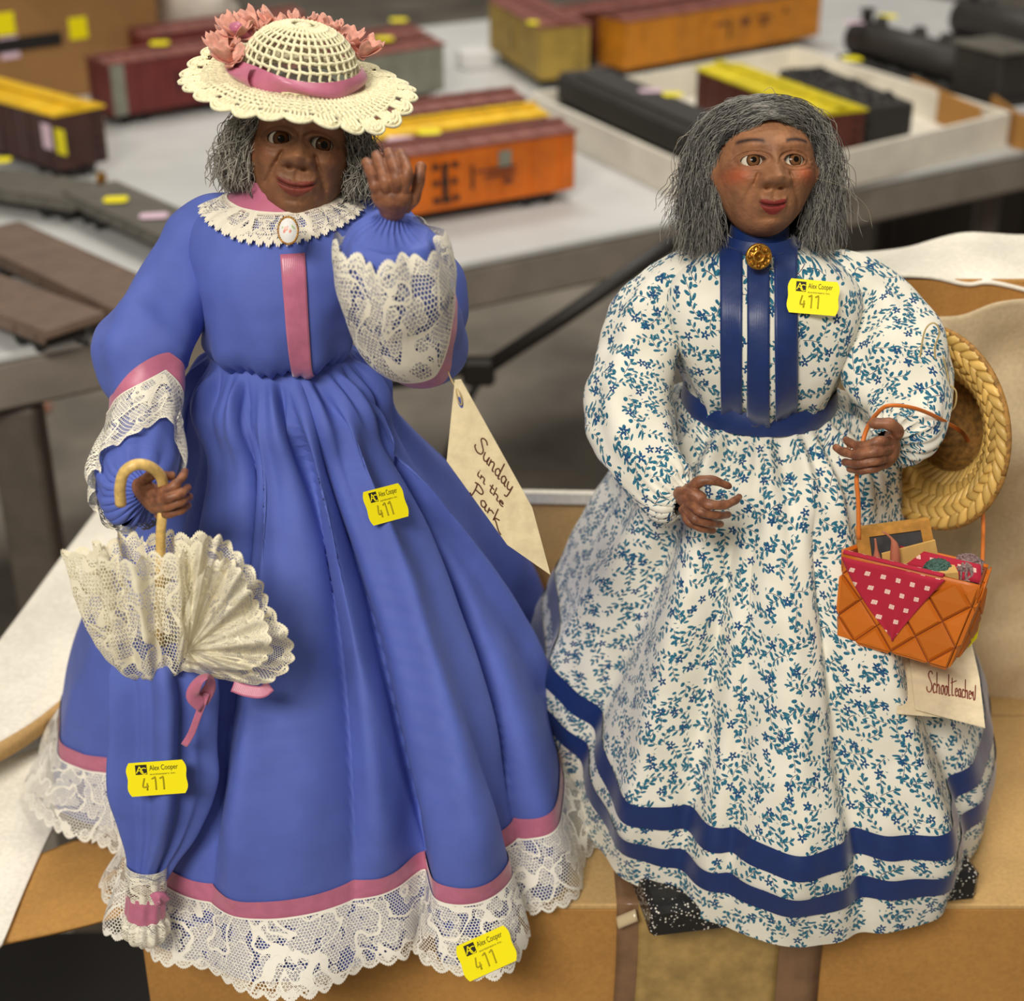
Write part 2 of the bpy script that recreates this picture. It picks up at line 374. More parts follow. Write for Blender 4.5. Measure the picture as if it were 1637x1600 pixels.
barp('brace', [P(756, 588, yb), P(690, 606, yb), P(600, 618, yb)], .0055, MT['black_metal'], tab)
barp('brace', [P(775, 590, yb), P(748, 640, yb), P(705, 760, yb)], .0045, MT['black_metal'], tab)
V, F = box(P(765, 593, yb), (.035, .02, .03), None, .005); mk('brace_joint', V, F, MT['black_metal'], tab, smooth=False)
# added dark box for the shade and dark clutter under the table, right
c = PZ(1560, 520, ZF); dk = empty('shade_filler', c, 'added dark brown box filling the shaded space beneath the table, at right', 'filler'); plain('filler_dark', (44, 36, 30), .5, 10, .2)
V, F = box(c+np.array([.12, .25, .26]), (.72, .45, .52), None, .015); mk('filler_body', V, F, MT['filler_dark'], dk, smooth=False)
V, F = box(c+np.array([.12, .25, .53]), (.75, .48, .025), None, .01); mk('filler_lid', V, F, MT['filler_dark'], dk, smooth=False)
for sx in (-.2, .1): 
    V, F = box(c+np.array([sx, .02, .26]), (.03, .02, .5), None, .006); mk('rib', V, F, MT['filler_dark'], dk, smooth=False)
# added black table: carries the doll box, stands for the shade below
bt = empty('shade_filler_table', (0.08, .06, ZF), 'added black low table under the front cardboard box, in place of the shade there', 'table')
V, F = box((.05, .04, -.362), (1.1, .5, .022), None, .004); mk('table_top', V, F, MT['black_metal'], bt, smooth=False)
for sx in (-.44, .54):
    for sy in (-.17, .25):
        V, F = box((sx, sy, (ZF-.373)/2), (.03, .03, -.373-ZF), None, .003); mk('leg', V, F, MT['black_metal'], bt, smooth=False)
# cardboard box the dolls stand on
BX0, BX1, BY0, BY1 = -.215, .46, -.076, .30; HB = .35
cb = empty('cardboard_box', ((BX0+BX1)/2, (BY0+BY1)/2, -HB), 'tan taped cardboard box that both dolls stand on', 'box')
th = .004
def cbox(name, x0, x1, y0, y1, z0, z1, mat='cardboard'):
    V, F = box(((x0+x1)/2, (y0+y1)/2, (z0+z1)/2), (x1-x0, y1-y0, z1-z0), None, .0012); return mk(name, V, F, MT[mat], cb, smooth=False)
cbox('front_wall', BX0, BX1, BY0, BY0+th, -HB, -.0045); cbox('back_wall', BX0, BX1, BY1-th, BY1, -HB, -.0045)
cbox('side_wall', BX0, BX0+th, BY0+th, BY1-th, -HB, -.0045); cbox('side_wall', BX1-th, BX1, BY0+th, BY1-th, -HB, -.0045); cbox('bottom_panel', BX0+th, BX1-th, BY0+th, BY1-th, -HB, -HB+th)
ym = (BY0+BY1)/2
cbox('top_flap', BX0, BX1, BY0-.001, ym-.001, -.004, 0, 'cardboard_light'); cbox('top_flap', BX0, BX1, ym+.001, BY1+.001, -.004, 0, 'cardboard_light')
def tapes(name, p0, p1, mat, off, ztop):
    x0 = PZ(p0, 1500, -.02)[0]; x1 = PZ(p1, 1500, -.02)[0]; n = 24
    zz = np.concatenate([np.full(8, .0008+off), np.linspace(0, -.17, n)]); yy = np.concatenate([np.linspace(BY0+.05, BY0-.0012-off, 8), np.full(n, BY0-.0012-off)])
    xs = np.linspace(x0, x1, 14); G = np.zeros((len(zz), 14, 3)); G[..., 0] = xs[None]; G[..., 1] = yy[:, None]; G[..., 2] = zz[:, None]
    G[8:, :, 1] -= .0005*np.abs(fbm(G[8:, :, 0]*30, G[8:, :, 2]*8, 5, 2)); G[..., 0] += .0015*np.sin(G[..., 2]*40)*((np.arange(14)/13)-.5)[None]
    V, F = sheet(G, .0003); mk(name, V, F, MT[mat], cb, smooth=True)
tapes('packing_tape', 985, 1322, 'packing_tape', 0, 0); tapes('packing_tape', 1020, 1252, 'tape', .0006, 0)
G = np.zeros((8, 8, 3)); a = np.linspace(0, 1, 8); q = P(1000, 1468, BY0-.004)
G[..., 0] = q[0]+(a[None]-.5)*.011+.002*a[:, None]; G[..., 1] = q[1]-.004*np.sin(a[:, None]*3); G[..., 2] = q[2]-(a[:, None]-.5)*.008+(a[None]-.5)*.006
plain('clear_tape', (196, 176, 140), .15, spec=.6); V, F = sheet(G, .0003); mk('tape_curl', V, F, MT['clear_tape'], cb)
def pxsheet(name, rows, th, mat, label, cat, n=28, wob=.002, seed=1, mat2=None):
    """rows of (px,py,mode,val): mode 'z' height or 'y' depth"""
    R = [[(PZ(p[0], p[1], p[3]) if p[2] == 'z' else P(p[0], p[1], p[3])) for p in row] for row in rows]
    R = [smooth(np.array(r), n) for r in R]; G = np.stack([smooth(np.array([r[j] for r in R]), n) for j in range(n)], 1)
    if wob:
        Nn = unit(np.cross(np.gradient(G, axis=1), np.gradient(G, axis=0))); G = G+Nn*(wob*fbm(G[..., 0]*9, G[..., 2]*9, seed, 3, 1, G[..., 1]*9))[..., None]
    V, F = sheet(G, th); o = mk(name, V, F, MT[mat], None)
    if mat2: 
        o.data.materials.append(MT[mat2]); k = (n-1)*(n-1)
        for i, pl in enumerate(o.data.polygons):
            if i >= 2*k: pl.material_index = 1
    return tag(o, label, cat)
# white flap and board at the left
pxsheet('box_flap', [[(330, 590, 'z', .03), (157, 812, 'z', .03), (-80, 1130, 'z', .03)], [(330, 900, 'z', .03), (90, 1124, 'z', .03), (-80, 1228, 'z', .03)]], .014, 'white_board', 'white-faced box flap with tan edge, at far left behind the blue dress', 'flap', wob=.0006, mat2='cardboard_light')
pxsheet('paper_sheet', [[(-70, 1268, 'z', -.004), (20, 1215, 'z', -.004), (170, 1165, 'z', -.004)], [(-70, 1420, 'z', -.008), (0, 1400, 'z', -.008), (75, 1345, 'z', -.008)], [(-70, 1580, 'z', -.012), (-30, 1545, 'z', -.012), (4, 1512, 'z', -.012)]], .002, 'white_board', 'white paper sheet at lower left under the lace hem', 'paper', wob=.0008)
pxsheet('brown_paper_flap', [[(60, 1372, 'z', -.012), (150, 1340, 'z', -.010), (260, 1330, 'z', -.008)], [(38, 1440, 'z', -.014), (130, 1425, 'z', -.010), (265, 1400, 'z', -.009)], [(0, 1512, 'z', -.016), (95, 1492, 'z', -.018), (270, 1450, 'z', -.014)]], .003, 'brown_crepe', 'brown kraft flap sticking out at lower left under the blue skirt', 'flap', wob=.0012, seed=4)
# board and paper behind
YB = .21
pxsheet('divider_board', [[(780, 784, 'y', YB), (900, 786, 'y', YB), (1100, 790, 'y', YB)], [(780, 1060, 'y', YB), (900, 1060, 'y', YB), (1100, 1060, 'y', YB)]], .004, 'cardboard_light', 'tan cardboard panel standing between the two dolls, white top edge', 'panel', wob=0)
o = bpy.data.objects['divider_board']
G = np.array([[P(778, 781, YB-.006), P(1102, 787, YB-.006)], [P(778, 797, YB-.006), P(1102, 803, YB-.006)]]); G = np.stack([smooth(np.linspace(G[0][0], G[0][1], 3), 12), smooth(np.linspace(G[1][0], G[1][1], 3), 12)])
V, F = sheet(G, .006); mk('white_edge', V, F, MT['white_board'], o, smooth=False)
YK = .135
V, F = box((P(1520, 800, YK+.024)+[0, 0, 0])*[1, 1, 0]+[.05, 0, P(1500, 447, YK+.024)[2]/2+.0002], (.36, .004, P(1500, 447, YK+.024)[2]), None, .001); tag(mk('cardboard_sheet', V, F, MT['cardboard'], None, smooth=False), 'tan cardboard sheet behind the crumpled paper at right', 'cardboard')
rows = []
for f_, off in ((0, 0), (.12, .006), (.25, -.004), (.4, .012), (.55, -.008), (.7, .010), (.85, -.006), (1, .004)):
    row = []
    for j, (px, top, bot) in enumerate(((1310, 640, 1150), (1390, 560, 1145), (1470, 510, 1140), (1540, 500, 1138), (1600, 478, 1135), (1680, 480, 1132), (1760, 500, 1130))):
        row.append((px, top+(bot-top)*f_, 'y', YK+off*math.sin(j*1.7+f_*9)+.0))
    rows.append(row)
pxsheet('kraft_paper', rows, .0015, 'kraft_paper', 'crumpled tan wrapping paper standing behind the straw hat and basket', 'paper', n=80, wob=.0075, seed=9)
pxsheet('white_foam_sheet', [[(1250, 425, 'y', YK+.11), (1340, 411, 'y', YK+.11), (1440, 400, 'y', YK+.11), (1535, 377, 'y', YK+.11), (1640, 379, 'y', YK+.11), (1760, 384, 'y', YK+.11)], [(1250, 444, 'y', YK+.02), (1385, 443, 'y', YK+.02), (1480, 444, 'y', YK+.02), (1545, 458, 'y', YK+.02), (1600, 458, 'y', YK+.02), (1760, 500, 'y', YK+.02)]], .002, 'white_board', 'white sheet folded over the top of the tan paper, at right', 'sheet', n=40, wob=.0012, seed=3)
# ================================================================ model trains
for nm, rgb in (('car_brown', (98, 50, 40)), ('car_red', (112, 44, 42)), ('roof_brown', (134, 78, 68)), ('car_orange', (206, 104, 14)), ('car_amber', (204, 130, 28)), ('roof_yellow', (238, 190, 10)), ('roof_lemon', (222, 204, 10)), ('car_black', (48, 46, 44)), ('car_grey', (96, 92, 84)), ('deck_brown', (112, 92, 78)), ('car_tan', (168, 140, 62)), ('car_dark', (70, 40, 36)), ('truck_black', (30, 28, 28)), ('panel_grey', (132, 132, 118))):
    plain(nm, rgb, .55, 30, .08)
TR = Matrix.Identity(4)
WHEEL = None
def fr_of(a, b):                                   # px of a long side's ends on the table -> frame
    A = PZ(*a, ZT); B = PZ(*b, ZT); d = unit(B-A); n = np.array([-d[1], d[0], 0])
    if n[1] < 0: n = -n
    return A, d, n, np.linalg.norm(B-A)
def trucks(par, A, d, n, L, W, R):
    for t in (.17, .83):
        q = A+d*L*t+n*W/2; V, F = box(q+[0, 0, .0085], (.045, W*.72, .007), R, .002); k = mk('truck', V, F, MT['truck_black'], par, smooth=False)
        for sx in (-.014, .014):
            for sy in (-.32, .32):
                V, F = lathe(q+d*sx+n*(W*sy)+np.array([0, 0, .0075]), [(.0005, -.003), (.0075, -.003), (.0075, -.0005), (.0066, 0), (.0066, .003), (.0005, .003)], 14, n); mk('wheel', V, F, MT['truck_black'], k)
    for t, s in ((0, -1), (1, 1)):
        V, F = box(A+d*(L*t+s*.006)+n*W/2+[0, 0, .013], (.016, .006, .006), R, .001); mk('coupler', V, F, MT['truck_black'], par, smooth=False)
def boxcar(a, b, label, W=.064, H=.082, body='car_brown', roof='roof_brown', L=None, off=0, shift=0, ribs=9, door=True, end=None, group='model boxcars on the table'):
    A, d, n, l = fr_of(a, b); L = L or l; A = A+n*off+d*shift; R = rotz(math.atan2(d[1], d[0])) if np.cross(d, n)[2] > 0 else rotz(math.atan2(-d[1], -d[0]))
    cx = A+d*L/2+n*W/2; par = empty('model_boxcar', cx, label, 'train car', group)
    zb = .014; hb = H-zb-.006
    V, F = box(cx+[0, 0, zb+hb/2], (L, W, hb), R, .0015); mk('body', V, F, MT[body], par, smooth=False)
    V, F = box(cx+[0, 0, zb-.003], (L*.98, W*.5, .006), R, .001); mk('underframe', V, F, MT['truck_black'], par, smooth=False)
    V = np.array([(-L/2-.002, -W/2-.002, 0), (L/2+.002, -W/2-.002, 0), (L/2+.002, W/2+.002, 0), (-L/2-.002, W/2+.002, 0), (-L/2-.002, -W/2-.002, .0025), (L/2+.002, -W/2-.002, .0025), (L/2+.002, W/2+.002, .0025), (-L/2-.002, W/2+.002, .0025), (-L/2-.002, 0, .007), (L/2+.002, 0, .007)])@R.T+cx+[0, 0, H-.007]
    rf = mk('roof', V, [(0,3,2,1),(0,1,5,4),(2,3,7,6),(4,5,9,8),(8,9,6,7),(1,2,6,9,5),(3,0,4,8,7)], MT[roof], par, smooth=False)
    V, F = box(cx+[0, 0, H+.002], (L*1.01, .011, .0015), R); mk('roof_walk', V, F, MT[roof], rf, smooth=False)
    V0, F0 = box((0, 0, 0), (.0018, W*.96, .0016), R)
    for i in range(ribs):
        t = (i+.5)/ribs-.5
        for s in (-1, 1):
            V, F = box((0, 0, 0), (.0022, W*.5, .0014), R@rotx(-s*.135)); mk('roof_rib', V+cx+d*L*t+n*s*W*.25+[0, 0, H-.0015], F, MT[roof], rf, smooth=False)
    for s in (-1, 1):
        for i in range(7):
            t = (i+.5)/7-.5
            if door and abs(t) < .1: continue
            V, F = box(cx+d*L*t+n*s*(W/2+.0004)+[0, 0, zb+hb/2], (.002, .0016, hb*.94), R); mk('side_rib', V, F, MT[body], par, smooth=False)
        if door:
            V, F = box(cx+n*s*(W/2+.001)+[0, 0, zb+hb/2], (L*.15, .0022, hb*.9), R, .0006); dr = mk('door', V, F, MT[body], par, smooth=False)
            V, F = box(cx+n*s*(W/2+.0026)+[0, 0, zb+hb*.5], (.003, .0015, hb*.4), R); mk('door_bar', V, F, MT['truck_black'], dr, smooth=False)
    for s in (-1, 1):
        for k in range(5):
            V, F = box(cx+d*(s*(L/2+.0016))+n*W*.3+[0, 0, zb+hb*(.12+.18*k)], (.001, .012, .0012), R); mk('ladder_rung', V, F, MT['truck_black'], par, smooth=False)
    if end:
        V, F = box(cx-d*L*.44-n*(W/2+.0014)+[0, 0, zb+hb/2], (L*.10, .002, hb*.96), R, .0005); mk('end_panel', V, F, MT[end], par, smooth=False)
    trucks(par, A, d, n, L, W, R); return par, A, d, n, L, W, R, cx
def flatcar(a, b, label, W=.062, H=.03, body='car_grey', L=None, brake=True, kind='model_flatcar', rim=0):
    A, d, n, l = fr_of(a, b); L = L or l; R = rotz(math.atan2(d[1], d[0])) if np.cross(d, n)[2] > 0 else rotz(math.atan2(-d[1], -d[0]))
    cx = A+d*L/2+n*W/2; par = empty(kind, cx, label, 'train car', 'low model cars on the table')
    V, F = box(cx+[0, 0, H-.006], (L, W, .006), R, .001); mk('deck_frame', V, F, MT[body], par, smooth=False)
    N = 22
    for i in range(N):
        V, F = box(cx+d*L*((i+.5)/N-.5)+[0, 0, H-.002], (L/N*.9, W*.98, .0025), R, .0004); mk('deck_plank', V, F, MT[body], par, smooth=False)
    for s in (-1, 1):
        V, F = box(cx+n*s*W*.49+[0, 0, H-.009+rim/2], (L*.97, .003, .010+rim), R, .0006); mk('side_sill', V, F, MT[body], par, smooth=False)
        for i in range(8):
            V, F = box(cx+n*s*W*.515+d*L*((i+.5)/8-.5)+[0, 0, H-.008], (.004, .003, .007), R); mk('stake_pocket', V, F, MT[body], par, smooth=False)
    if brake:
        V, F = lathe(cx+d*L*.46+n*W*.3+[0, 0, H+.008], [(.001, 0), (.008, 0), (.0085, .001), (.008, .002), (.001, .002)], 16, d); mk('brake_wheel', V, F, MT['gold'], par)
        V, F = tube(np.array([cx+d*L*.46+n*W*.3+[0, 0, H-.006], cx+d*L*.46+n*W*.3+[0, 0, H+.008]]), .0012, 6); mk('brake_post', V, F, MT['truck_black'], par)
    trucks(par, A, d, n, L, W, R); return par, A, d, n, L, W, R, cx
NST = [0]
def blank_sticker(px, py, z, label, col='sticker_yellow', w=.024, h=.015, yaw=.15, vert=None):
    a = np.linspace(0, 2*np.pi, 20, endpoint=False); c = PZ(px, py, z) if vert is None else P(px, py, vert)
    s = np.sign(np.cos(a))*np.abs(np.cos(a))**.5*w/2; t = np.sign(np.sin(a))*np.abs(np.sin(a))**.5*h/2
    if vert is None: V = np.stack([s, t, 0*s], -1)@rotz(yaw).T
    else: V = np.stack([s, 0*s, t], -1)@rotz(yaw).T
    up = np.array([0, 0, .0006]) if vert is None else np.array([0, -.0006, 0])
    VV = np.vstack([c+V, c+V+up]); F = [tuple(range(20, 40)), tuple(range(20))[::-1]]+[(i, (i+1) % 20, 20+(i+1) % 20, 20+i) for i in range(20)]
    tag(mk('price_sticker', VV, F, MT[col], None, smooth=False), label, 'sticker', 'blank-looking price stickers on the trains')
# centre rows
OA, OB = (548, 384), (937, 318)
r1 = boxcar(OA, OB, 'orange refrigerator car with brown roof and black lettering, nearest the table edge', body='car_orange', L=.27, H=.086, shift=.022)
_, A, d, n, L, W, R, cx = r1
V, F = box(cx+d*L*.155-n*(W/2+.0016)+[0, 0, .062], (.016, .001, .018), R, .0003); mk('placard', V, F, MT['panel_grey'], r1[0], smooth=False)
def lett(par, cx, d, n, W, R, bars, mat):
    for (t, z, w_, h_) in bars:
        V, F = box(cx+d*t-n*(W/2+.0024)+[0, 0, z], (w_, .0006, h_), R); mk('lettering', V, F, MT[mat], par, smooth=False)
lett(r1[0], cx, d, n, W, R, [(-.045, .064, .008, .006), (-.033, .064, .008, .006), (-.021, .064, .008, .006), (-.034, .056, .006, .014), (-.045, .046, .007, .006), (-.034, .046, .009, .007), (-.022, .046, .007, .006), (-.034, .036, .006, .012), (-.044, .027, .009, .006), (-.032, .026, .01, .006), (-.02, .027, .008, .006)], 'truck_black')
lett(r1[0], cx, d, n, W, R, [(.03, .052, .05, .003), (.035, .045, .04, .003), (.045, .037, .012, .005)], 'car_brown')
boxcar(OA, OB, 'boxcar with bright yellow roof directly behind the orange refrigerator car', body='car_dark', roof='roof_yellow', L=.27, H=.086, off=.082, shift=.035)
boxcar(OA, OB, 'dull brown boxcar in the third row behind the yellow-roofed one', L=.27, H=.086, off=.166, shift=.055)
r4 = boxcar((430, 212), (724, 158), 'brown-roofed boxcar with grey sides, right of the crocheted hat', L=.25, H=.085, shift=.045, body='panel_grey')  # grey body under the brown roof
boxcar((430, 212), (724, 158), 'brown boxcar at the back, sticker on roof, right of the crocheted hat', L=.25, H=.085, off=.085, shift=.075, body='car_red')
boxcar((200, 212), (500, 160), 'dark red boxcar with grey end panel, left of the crocheted hat', body='car_red', L=.2, H=.09, end='panel_grey', off=.03)
boxcar((200, 212), (500, 160), 'dark red boxcar partly hidden behind the crocheted hat at the very back', body='car_red', L=.28, off=.20, shift=.14, H=.085)
# towards the right
boxcar((782, 92), (858, 142), 'brown-roofed boxcar with yellowish tan side, end turned to the viewer, top centre', body='car_tan', W=.078, L=.25, H=.096, ribs=7)
r7 = boxcar((1000, 128), (1330, 66), 'amber orange boxcar with brown roof behind the white tray', body='car_amber', H=.092, L=.44)
lett(r7[0], r7[7], r7[2], r7[3], r7[5], r7[6], [(-.02, .06, .03, .004), (.035, .058, .02, .01), (.08, .06, .03, .004), (.08, .05, .02, .004), (.13, .065, .008, .008)], 'car_brown')
boxcar((1000, 128), (1330, 66), 'brown boxcar at the top edge behind the amber one', L=.34, H=.09, off=.10, shift=-.05)
r8 = flatcar((886, 198), (1140, 326), 'long black tender shell lying beside the white tray, behind the grey-haired doll', W=.075, H=.03, body='car_black', brake=False, kind='model_tender')
V, F = box(r8[7]+[0, 0, .05], (r8[4], .072, .04), r8[6], .006); mk('shell', V, F, MT['car_black'], r8[0], smooth=False)
V, F = box(r8[7]+[0, 0, .0715], (r8[4]*.8, .05, .005), r8[6], .002); mk('hatch', V, F, MT['car_black'], r8[0], smooth=False)
# white tray
c0, c1, c2 = PZ(1150, 352, ZT), PZ(1604, 236, ZT), PZ(850, 204, ZT); c3 = c1+c2-c0
tray = empty('white_tray', (c0+c1+c2+c3)/4, 'shallow white cardboard tray holding train cars, behind the floral doll', 'tray'); hw = .046
def wall(p, q, nm, h=hw, mat='white_board', par=tray, t=.005):
    dd = unit(q-p); R = rotz(math.atan2(dd[1], dd[0])); V, F = box((p+q)/2+[0, 0, h/2], (np.linalg.norm(q-p)+t, t, h), R, .0012); mk(nm, V, F, MT[mat], par, smooth=False)
wall(c0, c1, 'front_wall'); wall(c2, c0, 'side_wall'); wall(c2, c3, 'back_wall'); wall(c1, c3, 'side_wall')
V = np.vstack([[q+np.array([0, 0, .001]) for q in (c0, c1, c3, c2)], [q+np.array([0, 0, .004]) for q in (c0, c1, c3, c2)]]); mk('tray_floor', V, [(3,2,1,0),(4,5,6,7),(0,1,5,4),(1,2,6,5),(2,3,7,6),(3,0,4,7)], MT['white_board'], tray, smooth=False)
boxcar((918, 214), (1140, 326), off=.15, shift=.055, L=.28, label='boxcar with lemon yellow roof standing in the white tray', body='car_brown', roof='roof_lemon', W=.066, H=.088)
r11 = flatcar((1232, 196), (1420, 285), 'black tender with rough coal load, right of the lemon-roofed boxcar', W=.07, H=.03, body='car_black', brake=False, L=.24, kind='model_tender')
V, F = box(r11[7]+[0, 0, .05], (r11[4]*.96, .064, .045), r11[6], .003); mk('coal_bunker', V, F, MT['car_black'], r11[0], smooth=False)
for i in range(60):
    q = r11[7]+r11[2]*random.uniform(-.105, .105)+r11[3]*random.uniform(-.026, .026)+np.array([0, 0, .074]); s = random.uniform(.004, .009)
    V, F = box(q, (s, s*.8, s*.7), rotz(random.random()*3)@rotx(random.random()), s*.2); mk('coal_lump', V, F, MT['truck_black'], r11[0], smooth=False)
p0, p1 = PZ(1452, 178, ZT), PZ(1560, 232, ZT); dd = unit(p1-p0); V, F = box((p0+p1)/2+[0, 0, .026], (np.linalg.norm(p1-p0), .004, .044), rotz(math.atan2(dd[1], dd[0])), .001); mk('divider', V, F, MT['cardboard'], tray, smooth=False)
# locomotive at top right
def loco(a, b, label, L, boil=.026):
    A, d, n, l = fr_of(a, b); R = rotz(math.atan2(d[1], d[0])) if np.cross(d, n)[2] > 0 else rotz(math.atan2(-d[1], -d[0])); W = .07; cx = A+d*L/2+n*W/2
    par = empty('model_locomotive', cx, label, 'locomotive')
    pth = np.array([cx-d*L*.48+[0, 0, .062], cx+d*L*.2+[0, 0, .062]]); V, F = tube(pth, boil, 24); mk('boiler', V, F, MT['car_black'], par)
    V, F = box(cx+d*L*.34+[0, 0, .062], (L*.26, .066, .07), R, .003); cab = mk('cab', V, F, MT['car_black'], par, smooth=False)
    V, F = box(cx+d*L*.34+[0, 0, .1], (L*.28, .074, .005), R, .002); mk('cab_roof', V, F, MT['car_grey'], cab, smooth=False)
    V, F = box(cx+[0, 0, .034], (L*.98, .066, .008), R, .001); mk('running_board', V, F, MT['car_black'], par, smooth=False)
    for t in (-.34, -.1, .06):
        V, F = lathe(cx+d*L*t+[0, 0, .086], [(.011, 0), (.010, .008), (.008, .013), (.001, .014)], 16); mk('dome', V, F, MT['car_black'], par)
    V, F = lathe(cx-d*L*.43+[0, 0, .084], [(.009, 0), (.0085, .016), (.011, .018), (.011, .022), (.001, .022)], 16); mk('chimney', V, F, MT['car_black'], par)
    for s in (-1, 1):
        for k in range(4):
            V, F = lathe(cx+d*L*(-.3+.15*k)+n*s*.027+[0, 0, .021], [(.001, -.003), (.021, -.003), (.021, .003), (.001, .003)], 20, n); mk('driving_wheel', V, F, MT['truck_black'], par)
        V, F = box(cx-d*L*.1+n*s*.034+[0, 0, .02], (L*.4, .003, .004), R); mk('side_rod', V, F, MT['car_grey'], par, smooth=False)
loco((1330, 128), (1600, 214), 'black steam locomotive at top right beside the cardboard tray', .36)
loco((1500, 92), (1720, 150), 'dark steam locomotive at the far top right corner', .38, .03)
# cardboard tray right edge
k0, k1 = PZ(1622, 238, ZT), PZ(1830, 262, ZT); k2 = PZ(1560, 190, ZT); k3 = k1+k2-k0
kt = empty('cardboard_tray', (k0+k1+k2+k3)/4, 'low tan cardboard tray at the right edge in front of the locomotive', 'tray')
wall(k0, k1, 'front_wall', .045, 'cardboard', kt); wall(k2, k0, 'side_wall', .045, 'cardboard', kt)
# left side
boxcar((-92, 232), (128, 302), 'brown boxcar with bright yellow roof at the left edge', body='car_dark', roof='roof_yellow', W=.068, L=.27, H=.086, ribs=5)
flatcar((-140, 320), (60, 352), 'dark grey flatcar cut by the left edge, below the yellow-roofed boxcar', W=.07, L=.24)
r15 = flatcar((-60, 425), (112, 512), 'long brown gondola with dusty deck at left, near the table edge', W=.066, H=.034, body='deck_brown', L=.3, rim=.004)
r16 = flatcar((105, 352), (268, 432), 'grey-green flatcar with brass brake wheel at left beside the blue shoulder', W=.066, H=.034, body='car_grey', L=.25)
flatcar((-170, 480), (8, 552), 'brown flatcar at the lower left corner of the white table', W=.064, H=.03, body='deck_brown', L=.25, brake=False)
# carton and bag at the back
q0, q1 = PZ(-120, 196, ZT), PZ(262, 132, ZT); dd = unit(q1-q0); nn = np.array([-dd[1], dd[0], 0]); RR = rotz(math.atan2(dd[1], dd[0])); qc = (q0+q1)/2+nn*.16; LL = np.linalg.norm(q1-q0)
ct = empty('carton', qc, 'large tan carton at the top left behind the trains', 'box'); cardboard('cardboard_dark', (158, 118, 74))
for s in (-1, 1):
    V, F = box(qc+nn*s*.155+[0, 0, .12], (LL, .006, .24), RR, .001); mk('long_wall', V, F, MT['cardboard_dark'], ct, smooth=False)
    V, F = box(qc+dd*s*LL/2+[0, 0, .12], (.006, .31, .24), RR, .001); mk('short_wall', V, F, MT['cardboard_dark'], ct, smooth=False)
V, F = box(qc+[0, 0, .238], (LL*.99, .3, .005), RR, .001); mk('top_flap', V, F, MT['cardboard_dark'], ct, smooth=False)
V, F = box(qc-nn*.1595+dd*-.02+[0, 0, .085], (.1, .002, .018), RR); mk('hand_hole', V, F, MT['truck_black'], ct, smooth=False)
a, b = np.meshgrid(np.linspace(0, 2*np.pi, 40), np.linspace(0, np.pi, 24)); bc = PZ(300, 118, ZT)+np.array([.0, .08, .07])
rr = 1+.22*fbm(np.cos(a)*np.sin(b), np.sin(a)*np.sin(b), 3, 4, .8, np.cos(b)); G = np.stack([.075*rr*np.cos(a)*np.sin(b), .06*rr*np.sin(a)*np.sin(b), np.maximum(.08*rr*np.cos(b), -.069)], -1)+bc
plain('bag_film', (196, 188, 176), .4, 20, .1); mk('plastic_bag', G.reshape(-1, 3), gridF(24, 40), MT['bag_film']).data; tag(bpy.data.objects['plastic_bag'], 'crumpled pale plastic bag beside the carton at top left', 'bag')
for s in [(255, 69, ZT+.094, 'yellow sticker on the dark red boxcar left of the hat'), (637, 32, ZT+.09, 'upper yellow sticker on the rear brown boxcar roof right of the hat'), (614, 62, ZT+.09, 'lower yellow sticker on the brown boxcar roof right of the hat'), (686, 211, ZT+.086, 'round yellow sticker on the roof of the orange refrigerator car'), (857, 36, ZT+.092, 'yellow sticker on the roof of the tan-sided boxcar'), (1048, 13, ZT+.09, 'yellow sticker on the amber boxcar roof'), (1075, 151, ZT+.0745, 'yellow sticker on the black tender shell behind the grey hair'), (1362, 94, ZT+.08, 'yellow sticker on the black tender right of the lemon roof'), (1420, 26, ZT+.095, 'yellow sticker on the locomotive at top right'), (185, 319, ZT+.035, 'yellow sticker on the grey-green flatcar'), (0, 256, ZT+.031, 'yellow sticker on the dark flatcar at the left edge')]:
    blank_sticker(s[0], s[1], s[2], s[3], w=.026, h=.03 if s[1] < 120 else .024)
for s in [(640, 222, ZT+.086, 'pink sticker beside the round yellow one on the orange refrigerator car'), (1040, 145, ZT+.0745, 'pale pink sticker on the black tender shell'), (246, 345, ZT+.035, 'pale pink sticker on the grey-green flatcar'), (1365, 36, ZT+.09, 'white sticker on the locomotive at top right')]:
    blank_sticker(s[0], s[1], s[2], s[3], 'sticker_pink', .03, .02)
q = PZ(98, 292, ZT)[1]-.0
for px, py, cl, lb in ((97, 227, 'sticker_yellow', 'yellow sticker on the side of the yellow-roofed boxcar at left'), (75, 218, 'sticker_pink', 'pink sticker on the side of the yellow-roofed boxcar at left')):
    A, d, n, l = fr_of((-92, 232), (128, 302)); rr_ = ray(px, py); pl = A-n*.0016; t = np.dot(pl-CAM, n)/np.dot(rr_, n); c = CAM+rr_*t
    V, F = box(c, (.02, .0008, .03), rotz(math.atan2(d[1], d[0])), .0003); tag(mk('price_sticker', V, F, MT[cl], None, smooth=False), lb, 'sticker', 'blank-looking price stickers on the trains')
for px, py, cl, lb in ((125, 45, 'sticker_yellow', 'yellow sticker on the carton at top left'), (8, 38, 'sticker_yellow', 'yellow sticker on the carton at the left edge'), (15, 76, 'sticker_pink', 'pink sticker on the carton at the left edge')):
    rr_ = ray(px, py); pl = qc-nn*.1590; t = np.dot(pl-CAM, nn)/np.dot(rr_, nn); c = CAM+rr_*t
    V, F = box(c, (.028, .001, .03), RR, .0003); tag(mk('price_sticker', V, F, MT[cl], None, smooth=False), lb, 'sticker', 'blank-looking price stickers on the trains')

